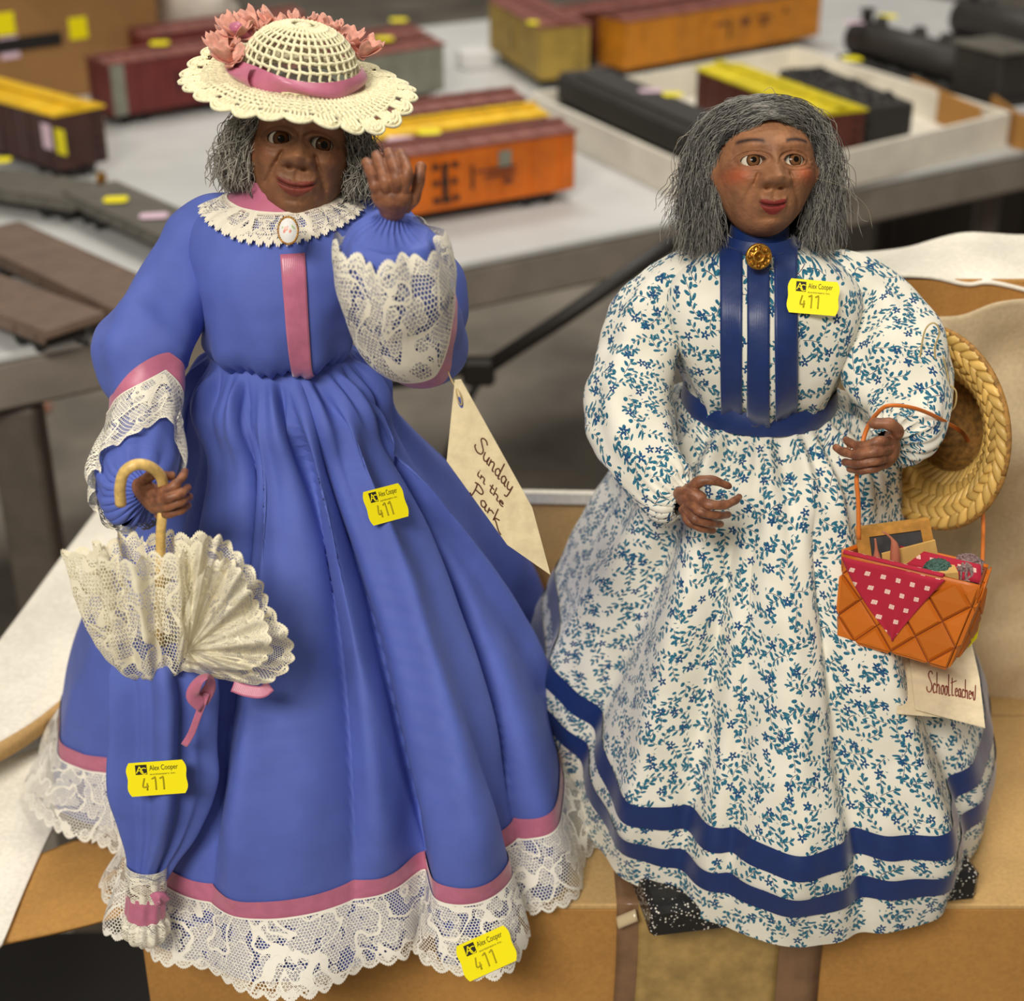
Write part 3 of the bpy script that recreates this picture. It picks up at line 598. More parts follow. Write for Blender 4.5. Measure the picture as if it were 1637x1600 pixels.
q = PZ(758, 112, ZT); V, F = box(q+[0, .02, .014], (.05, .04, .028), rotz(.3), .003); tag(mk('small_carton', V, F, MT['sticker_white'], None, smooth=False), 'small white carton in front of the tan-sided boxcar', 'box')
q = PZ(28, 662, ZF); pp = np.array([[-.05, -.03, 0], [.05, -.035, .004], [.062, .03, .002], [-.04, .035, .006]])+q+[0, 0, .002]; VV = np.vstack([pp, pp+[0, 0, .004]])
plain('scrap_paper', (206, 128, 96), .7, 20, .2); tag(mk('paper_scrap', VV, [(3, 2, 1, 0), (4, 5, 6, 7), (0, 1, 5, 4), (1, 2, 6, 5), (2, 3, 7, 6), (3, 0, 4, 7)], MT['scrap_paper'], None, smooth=False), 'reddish paper scrap on the floor under the table at left', 'paper')
# ================================================================ doll kit
def resample(c, n, closed=True):
    q = np.vstack([c, c[:1]]) if closed else c
    s = np.concatenate([[0], np.cumsum(np.linalg.norm(np.diff(q, axis=0), axis=1))]); t = np.linspace(0, s[-1], n)
    return np.stack([np.interp(t, s, q[:, k]) for k in range(q.shape[1])], 1)
def normals(G):
    N = unit(np.cross(np.gradient(G, axis=1), np.gradient(G, axis=0))); C = G.mean(axis=1, keepdims=True)
    return N*(1 if (N*(G-C)).sum() > 0 else -1)
def samp(G, s, t):
    m, n = G.shape[:2]; a = np.clip(s, 0, 1)*(m-1); b = np.clip(t, 0, 1)*(n-1)
    i = np.minimum(a.astype(int), m-2); j = np.minimum(b.astype(int), n-2); f = (a-i)[..., None]; g = (b-j)[..., None]
    return (G[i, j]*(1-f)+G[i+1, j]*f)*(1-g)+(G[i, j+1]*(1-f)+G[i+1, j+1]*f)*g
def metric_uv(B):
    v = np.concatenate([np.zeros((1, B.shape[1])), np.cumsum(np.linalg.norm(np.diff(B, axis=0), axis=2), 0)]); mid = B[len(B)//2]
    u = np.concatenate([[0], np.cumsum(np.linalg.norm(np.diff(mid, axis=0), axis=1))]); return np.stack([np.broadcast_to(u[None], v.shape), v], -1)
def band(name, par, G, s0, s1, off, mat, rows=10, cols=None, t0=0., t1=1., wave=None, th=0, uvscale=None):
    cols = cols or G.shape[1]; t = np.linspace(t0, t1, cols); A = np.linspace(0, 1, rows)[:, None]
    s0 = np.broadcast_to(s0(t) if callable(s0) else s0, t.shape); s1 = np.broadcast_to(s1(t) if callable(s1) else s1, t.shape)
    s = s0[None]*(1-A)+s1[None]*A; T = np.broadcast_to(t[None], s.shape); N = normals(G)
    o = np.full(s.shape, off) if wave is None else off+wave(A, t[None])
    B = samp(G, s, T)+unit(samp(N, s, T))*o[..., None]; uv = metric_uv(B)
    if uvscale: uv = uv.copy(); uv[..., 1] = A*uvscale
    if th: V, F = sheet(B, -th if True else th); uv = np.vstack([uv.reshape(-1, 2)]*2); return mk(name, V, F, MT[mat], par, uv), B
    return mk(name, B.reshape(-1, 3), gridF(rows, cols), MT[mat], par, uv.reshape(-1, 2)), B
def vband(name, par, G, s0, s1, left, right, off, mat, rows=40, cols=10, th=.0006):
    """strip that runs down a bodice between two pixel lines left/right: ((px at s0),(px at s1))"""
    n = G.shape[1]; N = normals(G); B = np.zeros((rows, cols, 3)); f = np.linspace(.25, .75, 200)
    for i, s in enumerate(np.linspace(s0, s1, rows)):
        u = i/(rows-1); R = samp(G, np.full(200, s), f); d = (R-CAM)@_f; x = (R-CAM)[:, 0]/d*FPX+IW/2; a, b = np.interp([left[0]+(left[1]-left[0])*u, right[0]+(right[1]-right[0])*u], x, f); t = np.linspace(a, b, cols)
        B[i] = samp(G, np.full(cols, s), t)+unit(samp(N, np.full(cols, s), t))*off
    V, F = sheet(B, -th); return mk(name, V, F, MT[mat], par, np.vstack([metric_uv(B).reshape(-1, 2)[:, ::-1]]*2))
def cone_uv(G, flip=1):
    """develop a skirt-like grid (waist row first, t=.5 at the front) onto a flat fan"""
    m, n = G.shape[:2]; C = G.mean(1); r = np.linalg.norm((G-C[:, None])[..., :2], axis=2).mean(1); L = np.concatenate([[0], np.cumsum(np.linalg.norm(np.diff(G, axis=0), axis=2).mean(1))])
    k = max((r[-1]-r[0])/L[-1], .05); L0 = r[0]/k; Lt = L0+L; th = (np.linspace(0, 1, n)-.5)*2*np.pi
    arc = np.concatenate([np.zeros((m, 1)), np.cumsum(np.linalg.norm(np.diff(G, axis=1), axis=2), 1)], 1); arc = arc-arc[:, n//2:n//2+1]
    phi = arc/Lt[:, None]; return np.stack([Lt[:, None]*np.sin(phi), -Lt[:, None]*np.cos(phi)], -1)
def sleeve(pts, n=90, k=96, fold=.0018, seed=0, gather=None, ff=16, flat=1.0, up=(0, -1, 0)):
    """pts: (px,py,y,r_px) -> grid n x (k+1); t=.5 faces the viewer"""
    q = np.array([np.append(P(a, b, y), r*mpp(P(a, b, y))) for a, b, y, r in pts]); q = smooth(q, n); path, r = q[:, :3], q[:, 3]
    T, N, B = frames(path, up); a = np.linspace(-np.pi, np.pi, k+1); s = np.linspace(0, 1, n)[:, None]
    R = r[:, None]*np.ones((1, k+1))
    if gather: R = R*(1+sum(g[1]*np.cos(g[0]*a+g[2])[None]*np.exp(-((s-g[3])/g[4])**2) for g in gather))
    ca, sa = np.cos(a), np.sin(a)
    G = path[:, None]+R[..., None]*(ca[None, :, None]*N[:, None]*flat+sa[None, :, None]*B[:, None])
    if fold: G = G+normals(G)*(fold*fbm(G[..., 0]*ff, G[..., 2]*ff, seed, 3, 1, G[..., 1]*ff))[..., None]
    return G
def tube_uv(G):
    u = np.concatenate([np.zeros((G.shape[0], 1)), np.cumsum(np.linalg.norm(np.diff(G, axis=1), axis=2), 1)], 1); u = u-u[:, G.shape[1]//2:G.shape[1]//2+1]
    v = np.concatenate([[0], np.cumsum(np.linalg.norm(np.diff(G.mean(1), axis=0), axis=1))]); return np.stack([u, np.broadcast_to(v[:, None], u.shape)], -1)
def gmesh(name, G, mat, par, uv=None, th=0):
    uv = metric_uv(G) if uv is None else uv
    return mk(name, G.reshape(-1, 3), gridF(*G.shape[:2]), MT[mat], par, np.asarray(uv).reshape(-1, 2))
def g2(x, z, cx, cz, sx, sz): return np.exp(-((x-cx)/sx)**2-((z-cz)/sz)**2)
def seg(x, z, a, b, w):                                             # soft groove along a segment
    a = np.array(a); b = np.array(b); d = b-a; t = np.clip(((x-a[0])*d[0]+(z-a[1])*d[1])/(d@d), 0, 1); return np.exp(-(((x-a[0]-t*d[0])**2+(z-a[1]-t*d[1])**2)/w**2))
def head(par, c, S_, yaw, pitch, roll, k):
    M = rotz(math.radians(yaw))@rotx(math.radians(pitch))@roty(math.radians(roll))@np.diag([1, -1, 1.])*S_
    t = np.linspace(-1, 1, 300); lam = np.pi*np.sign(t)*(.42*np.abs(t)+.58*np.abs(t)**3); phi = np.linspace(-np.pi/2+.01, np.pi/2-.01, 250)
    L_, Ph = np.meshgrid(lam, phi); cp = np.cos(Ph)**.86
    x = np.sin(L_)*cp; y = np.cos(L_)*cp; z = np.sin(Ph)
    jaw = 1-k['jaw']*np.clip((-z-.0)/1.0, 0, 1)**1.7; X = k['w']*x*jaw; Z = np.where(z > 0, z*k['top'], z*k['bot']); Y = np.where(y > 0, .80, .92)*y*(1-.10*np.clip(-z, 0, 1)*(y > 0))
    wf = sst(.05, .4, y); xe, ze = k['eye']; ew, eh = k['eyesize']; nz = k['nose']; mz = k['mouth']; D = 0*X; eD = 0*X
    for s in (-1, 1):
        D = D+.05*g2(X, Z, s*.30, ze+.20, .22, .07)                               # brow
        D = D-.085*g2(X, Z, s*xe, ze, .22, .14)                                     # socket
        tilt = Z-ze-s*(X-s*xe)*k.get('slant', 0)
        e = np.sqrt(((X-s*xe)/ew)**2+(tilt/np.where(tilt > 0, eh*1.05, eh*.85))**2)
        up_ = sst(-.02, .03, tilt); D = D+.038*np.exp(-((e-1.20)/.17)**2)*(.6+.4*up_)-.030*np.exp(-((e-1.62)/.11)**2)*up_+.008*np.exp(-((e-1.75)/.22)**2)*up_+.010*np.exp(-((e-1.9)/.25)**2)*(1-up_)-.006*np.exp(-((e-2.4)/.2)**2)*(1-up_)
        eD = eD-.12*(1-sst(.93, 1.05, e))
        D = D+k['cheek']*g2(X, Z, s*.42, nz+.02, .17, .15)+k['ala']*g2(X, Z, s*.155, nz-.035, .065, .06)-.10*g2(X, Z, s*.085, nz-.11, .042, .026)
        D = D-k['fold']*np.maximum.reduce([seg(X, Z, (s*.20, nz+.03), (s*.27, nz-.10), .035), seg(X, Z, (s*.27, nz-.10), (s*.355, mz+.04), .042), .75*seg(X, Z, (s*.355, mz+.04), (s*.36, mz-.12), .045)])
        D = D-.035*seg(X, Z, (s*.20, nz+.055), (s*.235, nz-.06), .026)
        D = D+.03*g2(X, Z, s*.40, mz-.10, .12, .14)-.016*g2(X, Z, s*(k['mw']+.015), mz+k['smile']*k['mw']**2, .04, .04)
        for j in range(3): D = D-.010*seg(X, Z, (s*(xe+ew*1.25), ze-.02-.03*j), (s*(xe+ew*1.25+.13), ze+.03-.07*j), .012)
        for j in range(3): D = D-.0045*seg(X, Z, (s*(xe-.10), ze-.13-.03*j), (s*(xe+.10-.02*j), ze-.12-.04*j), .014)
    prof = np.interp(Z, [nz-.125, nz-.085, nz, ze-.02, ze+.16, ze+.30], [0, .12, .185, .09, .03, 0]); wid = np.interp(Z, [nz-.1, nz, ze, ze+.2, ze+.5], [.155, .145, .072, .12, .4])
    D = D+prof*np.exp(-(X/wid)**2)+.09*g2(X, Z, 0, nz-.01, .125, .085)
    zc = Z-(mz+k['smile']*X**2*(np.abs(X) < .4)); lw = k['mw']; mm = (1-sst(lw*.72, lw, np.abs(X)))
    D = D+.018*g2(X, Z, 0, mz-.03, .30, .17)+mm*(.036*np.exp(-((zc-.038)/.040)**2)+.050*np.exp(-((zc+.050)/.050)**2)-.040*np.exp(-(zc/.012)**2))-.018*np.exp(-(X/.03)**2)*sst(mz+.06, mz+.1, Z)*(1-sst(nz-.16, nz-.12, Z))
    D = D-.028*g2(X, Z, 0, mz-.15, .16, .035)+.07*g2(X, Z, 0, -.86*k['bot'], .17, .12)
    D = D+.004*fbm(X*3.3, Z*3.3, k['seed'], 3)+.0030*fbm(X*11, Z*11, k['seed']+1, 3)
    for j in range(3): D = D-.006*np.exp(-((Z-(ze+.36+.09*j)-.03*np.cos(X*7))/.014)**2)*(np.abs(X) < .4)
    base = Y+wf*D; Yf = Y+wf*(D+eD)
    ears = 0
    for s in (-1, 1): X = X+s*.10*np.exp(-((L_-s*1.45)/.13)**2-((Z+.06)/.15)**2)
    V = np.stack([X, Yf, Z], -1)
    lips = mm*(((zc > 0) & (zc < .074*(1-.55*(X/lw)**2)-.020*np.exp(-(X/.05)**2))) | ((zc <= 0) & (zc > -.108*(1-(X/lw)**2))))*wf
    cc = np.array(srgb(*k['skin'])); col = np.broadcast_to(cc, V.shape).copy()
    def tint(mask, rgb): 
        nonlocal col; col = col*(1-mask[..., None])+np.array(srgb(*rgb))*mask[..., None]
    tint(.55*(g2(X, Z, 0, nz, .13, .12)+g2(X, Z, 0, ze+.38, .3, .14))*wf*.6, k['warm'])
    for s in (-1, 1):
        tint(np.clip(k['blush'][3]*g2(X, Z, s*.45, nz+.05, .16, .11), 0, 1)*wf, k['blush'][:3])
        bz = ze+.20+.055*np.cos((X-s*(xe+.03))*6); tint(k['brow'][3]*np.exp(-((Z-bz)/.030)**2)*(1-sst(.13, .19, np.abs(X-s*(xe+.03))))*wf, k['brow'][:3])
        tilt = Z-ze; e = np.sqrt(((X-s*xe)/ew)**2+(tilt/eh)**2); tint(np.clip(.55+.45*np.sign(tilt), 0, 1)*np.exp(-((e-1.03)/.13)**2)*wf*.9, k['liner'])
    tint(np.clip(lips*.95, 0, 1), k['lip']); tint(.7*mm*np.exp(-(zc/.012)**2)*wf, (58, 20, 16))
    W = (V.reshape(-1, 3)@M.T)+c; o = mk('head', W, gridF(250, 300), MT['skin'], par, None, col.reshape(-1, 3))
    for s in (-1, 1):
        i = np.argmin((X-s*xe)**2+(Z-ze)**2+(y < .2)*9); ys = base.ravel()[i]; g = unit(np.array([k['gaze'][0]+s*.14, 1, k['gaze'][1]])); er = k.get('er', .17)
        a, b = np.meshgrid(np.linspace(0, 2*np.pi, 40), np.linspace(0, np.pi, 70)); ax = unit(np.cross(g, [0, 0, 1])); ay = np.cross(g, ax)
        rb = er*(1+.05*np.exp(-(b/.5)**2)); pt = (rb[..., None]*(np.cos(b)[..., None]*g+np.sin(b)[..., None]*(np.cos(a)[..., None]*ax+np.sin(a)[..., None]*ay)))+np.array([s*(xe-.015), ys-er+k.get('eout', .025), ze])
        iw = k['iris']; cl = np.where(b[..., None] < iw*.46, np.array(srgb(14, 9, 7)), np.where(b[..., None] < iw, np.array(srgb(*k['iriscol']))*(1.25-.9*(b[..., None]/iw-.46)), np.where(b[..., None] < iw*1.14, np.array(srgb(30, 18, 12)), np.array(srgb(214, 204, 186)))))
        mk('eye', pt.reshape(-1, 3)@M.T+c, gridF(70, 40), MT['eye_paint'], o, None, cl.reshape(-1, 3))
    return o, M, c
def strands(name, par, paths, rad, cols, k=3):
    Q = np.array(paths); n = Q.shape[1]; T = unit(np.gradient(Q, axis=1)); N = unit(np.cross(T, np.array([.31, .52, .79]))); B = np.cross(T, N)
    r = rad*np.concatenate([np.full(n-1, 1.), [.3]])[None, :, None, None]; a = np.arange(k)/k*2*np.pi
    V = Q[:, :, None]+r*(np.cos(a)[:, None]*N[:, :, None]+np.sin(a)[:, None]*B[:, :, None]); F0 = np.array(gridF(n, k, True)); F = (F0[None]+(np.arange(len(Q))*n*k)[:, None, None]).reshape(-1, 4)
    return mk(name, V.reshape(-1, 3), F.tolist(), MT['hair_fibre'], par, None, np.repeat(np.array(cols), n*k, 0))
def skin_hand():
    m = Mat('skin_hand', srgb(124, 78, 54), .45, spec=.4); o = m.objc(); n = m.noise(o, 190, 3); n2 = m.noise(o, 900, 3)
    m.color(m.mixc(n.soft(.3, .7), srgb(110, 68, 48), srgb(152, 100, 70))); m.bump(n2+n*2, .0004, .5); MT['skin_hand'] = m.m
skin_hand()
def hand(par, y0, fingers, palm, vox=.00042):
    mb = MB()
    for pts, r0, r1 in fingers:
        q = np.array([P(a, b, y0+dy) for a, b, dy in pts]); n = 8*len(q); s = smooth(q, n); t = np.linspace(0, 1, n); mp = mpp(q[0])
        r = (r0+(r1-r0)*t)*mp*(1+.07*np.cos(t*np.pi*2*(len(q)-1))); tip = np.clip((1-t)/.10, 0, 1); r = r*np.sqrt(np.clip(1-(1-tip)**2, .03, 1)); mb.add(*tube(s, r, 12))
    q = np.array([np.append(P(a, b, y0+dy), r*mpp(P(a, b, y0))) for a, b, dy, r in palm]); q = smooth(q, 24); t = np.linspace(0, 1, 24); e = np.sqrt(np.clip(1-(np.abs(t-.5)*2)**8, .05, 1))
    mb.add(*tube(q[:, :3], q[:, 3]*e, 16, True, .58))
    o = mb.build('hand', MT['skin_hand'], par); m = o.modifiers.new('remesh', 'REMESH'); m.mode = 'VOXEL'; m.voxel_size = vox; m.use_smooth_shade = True
    s = o.modifiers.new('smooth', 'SMOOTH'); s.factor = .5; s.iterations = 3; return o
def skirt(waist, hem, z_hem, gfun, n=520, m=170, pleat=None, fold=.002, seed=0, below=None, offs=None):
    """waist: (cx,cy,cz,rx,ry); hem: list of (x,y) starting at the back going left, front, right"""
    h = resample(smooth(np.array(hem), 1200, True), n); a = np.linspace(-np.pi, np.pi, n)
    cx, cy, cz, rx, ry = waist; Wc = np.stack([cx+rx*np.sin(a), cy-ry*np.cos(a)], 1); s = np.linspace(0, 1, m)[:, None]; g = gfun(s)
    hs = h.copy(); ker = np.hanning(61); ker /= ker.sum()
    hp = np.vstack([h[-61:-1], h, h[1:61]]); hsm = np.stack([np.convolve(hp[:, i], ker, 'same')[60:-60] for i in range(2)], 1)
    mixf = sst(.25, .95, s)[..., None]; H = hsm[None]*(1-mixf)+h[None]*mixf
    XY = Wc[None]*(1-g[..., None])+H*g[..., None]; G = np.zeros((m, n, 3)); G[..., :2] = XY; G[..., 2] = cz+(z_hem-cz)*s
    if offs: G = G+offs(s, a[None])
    N = normals(G); d = fold*fbm(G[..., 0]*9, G[..., 2]*5, seed, 3, 1, G[..., 1]*9)*sst(.0, .3, s)
    if pleat: d = d+sum(p[1]*np.cos(p[0]*a+p[2]+.6*np.sin(3*a+p[0]))[None]*sst(0, .05, s)*np.exp(-(s/p[3])**2) for p in pleat)
    G = G+N*d[..., None]
    G[:, -1] = G[:, 0]
    return G
# ================================================================ doll in the blue dress
def bodice(rings, n=70, k=140, fold=.0012, seed=0, pinch=None):
    q = []
    for px, py, y, hw, dp in rings: c = P(px, py, y); q.append(np.array([*c, hw*mpp(c), dp]))
    q = smooth(np.array(q), n); a = np.linspace(-np.pi, np.pi, k+1); G = np.zeros((n, k+1, 3))
    G[..., 0] = q[:, None, 0]+q[:, None, 3]*np.sin(a)[None]; G[..., 1] = q[:, None, 1]-q[:, None, 4]*np.cos(a)[None]; G[..., 2] = q[:, None, 2]
    s = np.linspace(0, 1, n)[:, None]; d = fold*fbm(G[..., 0]*18, G[..., 2]*12, seed, 3, 1, G[..., 1]*18)
    if pinch: d = d+sum(p[1]*np.cos(p[0]*a+p[2])[None]*np.exp(-((s-p[3])/p[4])**2) for p in pinch)
    return G+normals(G)*d[..., None]
D1C = np.array([-.115, .03, 0])
d1 = empty('doll', D1C, 'doll in a blue satin dress with lace and pink ribbon, crocheted hat, one hand raised', 'doll', 'two handmade old lady dolls')
hp = [(480, 965), (250, 1000), (110, 1100), (85, 1196), (135, 1226), (190, 1238), (226, 1292), (203, 1375), (270, 1420), (350, 1447), (450, 1461), (560, 1442), (640, 1407), (684, 1390), (703, 1434), (760, 1427), (820, 1394), (806, 1362), (860, 1345), (898, 1318), (905, 1240), (880, 1150), (832, 1046), (893, 985), (780, 930)]
hem1 = [PZ(a, b, .042)[:2] for a, b in hp]
w1 = P(446, 566, .0); ZH = .001
HC1 = resample(smooth(np.array(hem1), 1200, True), 520); AA1 = np.linspace(-np.pi, np.pi, 520)
def hem_a(HCv, z, px):                                              # parameter on the hem seen at pixel column px (front side)
    Q = np.column_stack([HCv, np.full(len(HCv), z)]); d = (Q-CAM)@_f; x = (Q-CAM)[:, 0]/d*FPX+IW/2; return AA1[np.argmin(np.abs(x-px)+4000*np.maximum(0, HCv[:, 1]-HCv[:, 1].mean()))]
def fold_offs(HCv, z, wpx, wr, folds):
    L = [(math.asin(np.clip((pw-wpx)/wr, -1, 1)), hem_a(HCv, z, ph), w_, am) for pw, ph, w_, am in folds]
    def f(s, a):
        o = np.zeros(np.broadcast(s, a).shape+(3,))
        for aw, ah, w_, am in L:
            xx = (a-(aw+(ah-aw)*np.sin(np.pi/2*s)))/(w_*(.7+.5*s)); e = am*(np.exp(-xx**2) if am > 0 else np.exp(-np.abs(xx)*1.5))*sst(.0, .22, s)*(1-.85*sst(.7, .95, s)); o[..., 0] += e*np.sin(a); o[..., 1] -= e*np.cos(a)
        return o
    return f
_fo = fold_offs(HC1, .042, 446, 128, [(528, 770, .11, .020), (492, 690, .07, -.024), (572, 838, .07, -.022), (335, 215, .09, -.018), (322, 120, .10, .010), (450, 430, .35, .010), (400, 330, .07, -.010), (425, 385, .06, .007), (470, 560, .08, -.013), (482, 625, .07, .011), (560, 885, .08, .014)])
def off1(s, a):
    o = _fo(s, a); e = .011*np.exp(-((s-.075)/.06)**2); o[..., 0] += e*np.sin(a); o[..., 1] -= e*np.cos(a); o[..., 1] -= .010*np.exp(-((s-.5)/.3)**2)*np.exp(-(a/.6)**2); e = .005*sst(.86, 1, s)+0*a; o[..., 0] += e*np.sin(a); o[..., 1] -= e*np.cos(a); return o
G1 = skirt((w1[0], .005, w1[2], 0.034, .028), hem1, ZH, lambda s: np.sin(np.pi/2*s)**1.22, pleat=[(26, .0024, .3, .13), (13, .0040, 1.1, .28), (41, .0010, .5, .08)], fold=.0022, seed=21, offs=off1)
sk = gmesh('skirt', G1, 'blue_satin', d1, cone_uv(G1)); sr = (w1[2]-.042)/(w1[2]-ZH)
band('hem_ribbon', sk, G1, sr-.034, sr+.004, .0009, 'pink_ribbon', 6)
wv = lambda A, t: A*(.0080+.0040*np.sin(t*150+2*np.sin(t*37))+.0030*np.sin(t*61))+A*.006*(t < .33)+A*.014*np.exp(-((t-.70)/.05)**2)
Gl = G1[int(sr*169)-2:]; kk = Gl.shape[0]; ext = G1[-1]+(G1[-1]-G1[-6])*1.0; Ge = np.concatenate([G1, ext[None]], 0)
band('lace_ruffle', sk, G1, sr+.001, 1., .0016, 'hem_lace', 18, 900, wave=wv, uvscale=.044)
# under-hem so the skirt is closed towards the box
# bodice
B1 = bodice([(456, 292, .006, 50, .019), (455, 306, .006, 66, .024), (454, 322, .006, 100, .030), (452, 345, .006, 138, .036), (451, 385, .004, 148, .043), (450, 430, .003, 140, .046), (449, 480, .001, 126, .045), (447, 520, .0, 120, .042), (446, 545, .0, 118, .038), (446, 560, .0, 106, .033), (446, 570, .0, 88, .026)], pinch=[(34, .0014, 0, 1, .12), (9, .0016, .6, .85, .22)], seed=31)
bo = gmesh('bodice', B1, 'blue_satin', d1, tube_uv(B1))
def pxt(G, row, px):                                                # t on a row whose projected x is px (front half)
    n = G.shape[1]; r = G[row]; d = (r-CAM)@_f; x = (r-CAM)[:, 0]/d*FPX+IW/2; f = slice(n//4, 3*n//4); return (n//4+np.argmin(np.abs(x[f]-px)))/(n-1)
vband('front_ribbon', bo, B1, .36, .95, (448, 470), (487, 502), .0013, 'pink_ribbon')
band('lace_collar', bo, B1, .165, lambda t: .27+.08*np.exp(-((t-.5)/.13)**2), .0022, 'collar_lace', 10, 400, wave=lambda A, t: A*(.0010+.0005*np.sin(t*190)), uvscale=.013)
a = np.linspace(0, 2*np.pi, 80); cb0 = P(455, 300, .002); G = np.stack([np.stack([cb0[0]+r*mpp(cb0)*np.sin(a), cb0[1]-r*.95*mpp(cb0)*np.cos(a), np.full(80, cb0[2]-dz)+.001*np.sin(a*1)], -1) for r, dz in ((60, -.007), (63, -.001), (66, .004), (71, .009), (78, .0135), (90, .0175), (100, .0195))])
nk1 = gmesh('neck_ribbon', G, 'pink_ribbon', d1); band('ribbon_fold', nk1, B1, 0, .185, .0016, 'pink_ribbon', 10)
# brooch
bc = P(461, 369, -.0495); br = empty('brooch', bc, None, None); br.parent = d1; br.location = bc-ORG[d1.name]; bm = mpp(bc); del_keys = None
nb = unit(np.array([.02, -1, .45])); bx = unit(np.cross([0, 0, 1.], nb)); bx = bx if bx[0] > 0 else -bx; by = np.cross(nb, bx); by = by if by[2] > 0 else -by
def oval(rx, ry, h, k=40, rows=6): 
    aa = np.linspace(0, 2*np.pi, k, endpoint=False); G = []
    for r in np.linspace(1, .02, rows): G.append(bc+bx*(rx*r*np.cos(aa))[:, None]+by*(ry*r*np.sin(aa))[:, None]+nb*(h*(1-r**2)))
    return np.array(G).reshape(-1, 3), gridF(rows, k, True)
V, F = oval(14.5*bm, 20*bm, .0022); V = V+nb*.0012; mk('brooch_plate', V, F, MT['porcelain'], br)
for i in range(36):
    t = i/36*2*np.pi; V, F = lathe(bc+bx*15.8*bm*math.cos(t)+by*21.5*bm*math.sin(t)+nb*.001, [(.00002, -.00062), (.0006, -.0002), (.00062, .0001), (.0004, .0005), (.00002, .00064)], 7); mk('gold_bead', V, F, MT['gold'], br)
for (ux, uy, r, mt) in ((-1, 1, 5.2, 'rose_paint'), (2.5, -1.5, 3.4, 'rose_paint'), (-4, -2, 3.2, 'rose_paint'), (1, 4, 3.2, 'rose_paint'), (6, 5, 3.4, 'leaf_paint'), (9, 3, 2.2, 'leaf_paint'), (-7, 4, 2.4, 'leaf_paint'), (-1, 9, 2.4, 'leaf_paint')):
    aa = np.linspace(0, 2*np.pi, 14, endpoint=False); q = bc+nb*(.0032-.00002*(ux*ux+uy*uy)*.5)+bx*ux*bm+by*uy*bm; rr_ = r*bm*(1+.18*np.cos(aa*5)); V = np.vstack([[q+nb*.0003], q+bx*(rr_*np.cos(aa))[:, None]+by*(rr_*np.sin(aa))[:, None]]); mk('painted_flower' if mt[0] == 'r' else 'painted_leaf', V, [(0, 1+i, 1+(i+1) % 14) for i in range(14)], MT[mt], br)
# sleeves
S1 = sleeve([(400, 345, .012, 24), (345, 358, .008, 47), (300, 415, .002, 61), (267, 490, -.010, 68), (230, 566, -.028, 77), (231, 640, -.045, 61), (223, 700, -.06, 62), (214, 755, -.076, 62), (214, 788, -.094, 50), (234, 789, -.108, 19)], n=150, k=130, fold=.0046, seed=5, ff=13, gather=[(24, .10, 0, 1, .10), (11, .05, 1, .86, .12), (5, .05, 2, .42, .10)])
s1 = gmesh('sleeve', S1, 'blue_satin', d1, tube_uv(S1))
V1 = lambda c, a: (lambda t: c+a*np.minimum(np.abs(t-.47)*2, .5)*2)
band('ribbon_trim', s1, S1, V1(.470, .09), V1(.515, .09), .0012, 'pink_ribbon', 6)
band('lace_cuff', s1, S1, V1(.515, .09), V1(.645, .23), .0016, 'cuff_lace', 24, 300, wave=lambda A, t: .0005+A*.0016*(1+np.sin(t*60)), uvscale=.05)
S2 = sleeve([(500, 345, .014, 24), (556, 350, .012, 48), (618, 392, .008, 66), (674, 470, -.008, 68), (688, 535, -.032, 58), (668, 566, -.05, 40)], n=90, k=110, fold=.0042, seed=8, ff=13, gather=[(5, .05, 2, .7, .2)])
s2 = gmesh('sleeve', S2, 'blue_satin', d1, tube_uv(S2))
S3 = sleeve([(716, 588, -.030, 20), (688, 560, -.045, 62), (656, 520, -.066, 82), (640, 480, -.078, 85), (634, 440, -.085, 86), (625, 400, -.089, 78), (622, 372, -.090, 62), (624, 350, -.092, 30), (625, 343, -.092, 20)], n=130, k=130, fold=.0016, seed=12, ff=14, gather=[(22, .11, 0, .95, .14), (7, .05, 1, .7, .16)])
s3 = gmesh('forearm_sleeve', S3, 'blue_satin', d1, tube_uv(S3))
rb = lambda c: (lambda t: c+.17*sst(.50, .70, t)); band('ribbon_trim', s3, S3, rb(.15), rb(.215), .0012, 'pink_ribbon', 6)
band('lace_cuff', s3, S3, rb(.215), lambda t: .69+.02*np.sin(t*40), .0018, 'cuff_lace', 24, 300, wave=lambda A, t: .0004+A*.0015*(1+np.sin(t*45)), uvscale=.05)
# hands
hand(d1, -.112, [([(226, 772, 0), (246, 757, -.004), (263, 761, -.005), (280, 760, -.002)], 10, 7.5), ([(240, 790, -.004), (262, 785, -.012), (280, 775, -.012), (292, 762, -.006), (297, 750, 0)], 9.5, 6.5), ([(242, 802, -.004), (266, 797, -.014), (288, 789, -.013), (303, 777, -.004)], 9.5, 7), ([(246, 813, -.003), (270, 808, -.013), (290, 801, -.012), (306, 792, -.003)], 9, 7), ([(254, 822, -.001), (272, 820, -.010), (290, 815, -.009), (303, 806, -.002)], 8.5, 6.5)], [(214, 778, .006, 15), (228, 784, .002, 22), (246, 797, -.002, 27), (262, 806, -.002, 22)])
hand(d1, -.098, [([(612, 322, 0), (600, 297, -.006), (592, 272, .0), (584, 256, .008)], 10.5, 9), ([(622, 320, -.002), (616, 291, -.009), (606, 262, -.002), (601, 245, .008)], 10.5, 9), ([(632, 318, -.003), (634, 286, -.010), (627, 260, -.003), (620, 240, .008)], 10.5, 9), ([(641, 318, -.003), (651, 280, -.010), (645, 256, -.002), (638, 242, .009)], 10.5, 8.5), ([(646, 334, 0), (661, 318, -.001), (669, 290, -.001), (674, 258, .002)], 10.5, 9.5)], [(625, 350, .003, 17), (627, 334, -.001, 24), (626, 316, -.004, 33), (626, 298, -.006, 30)])
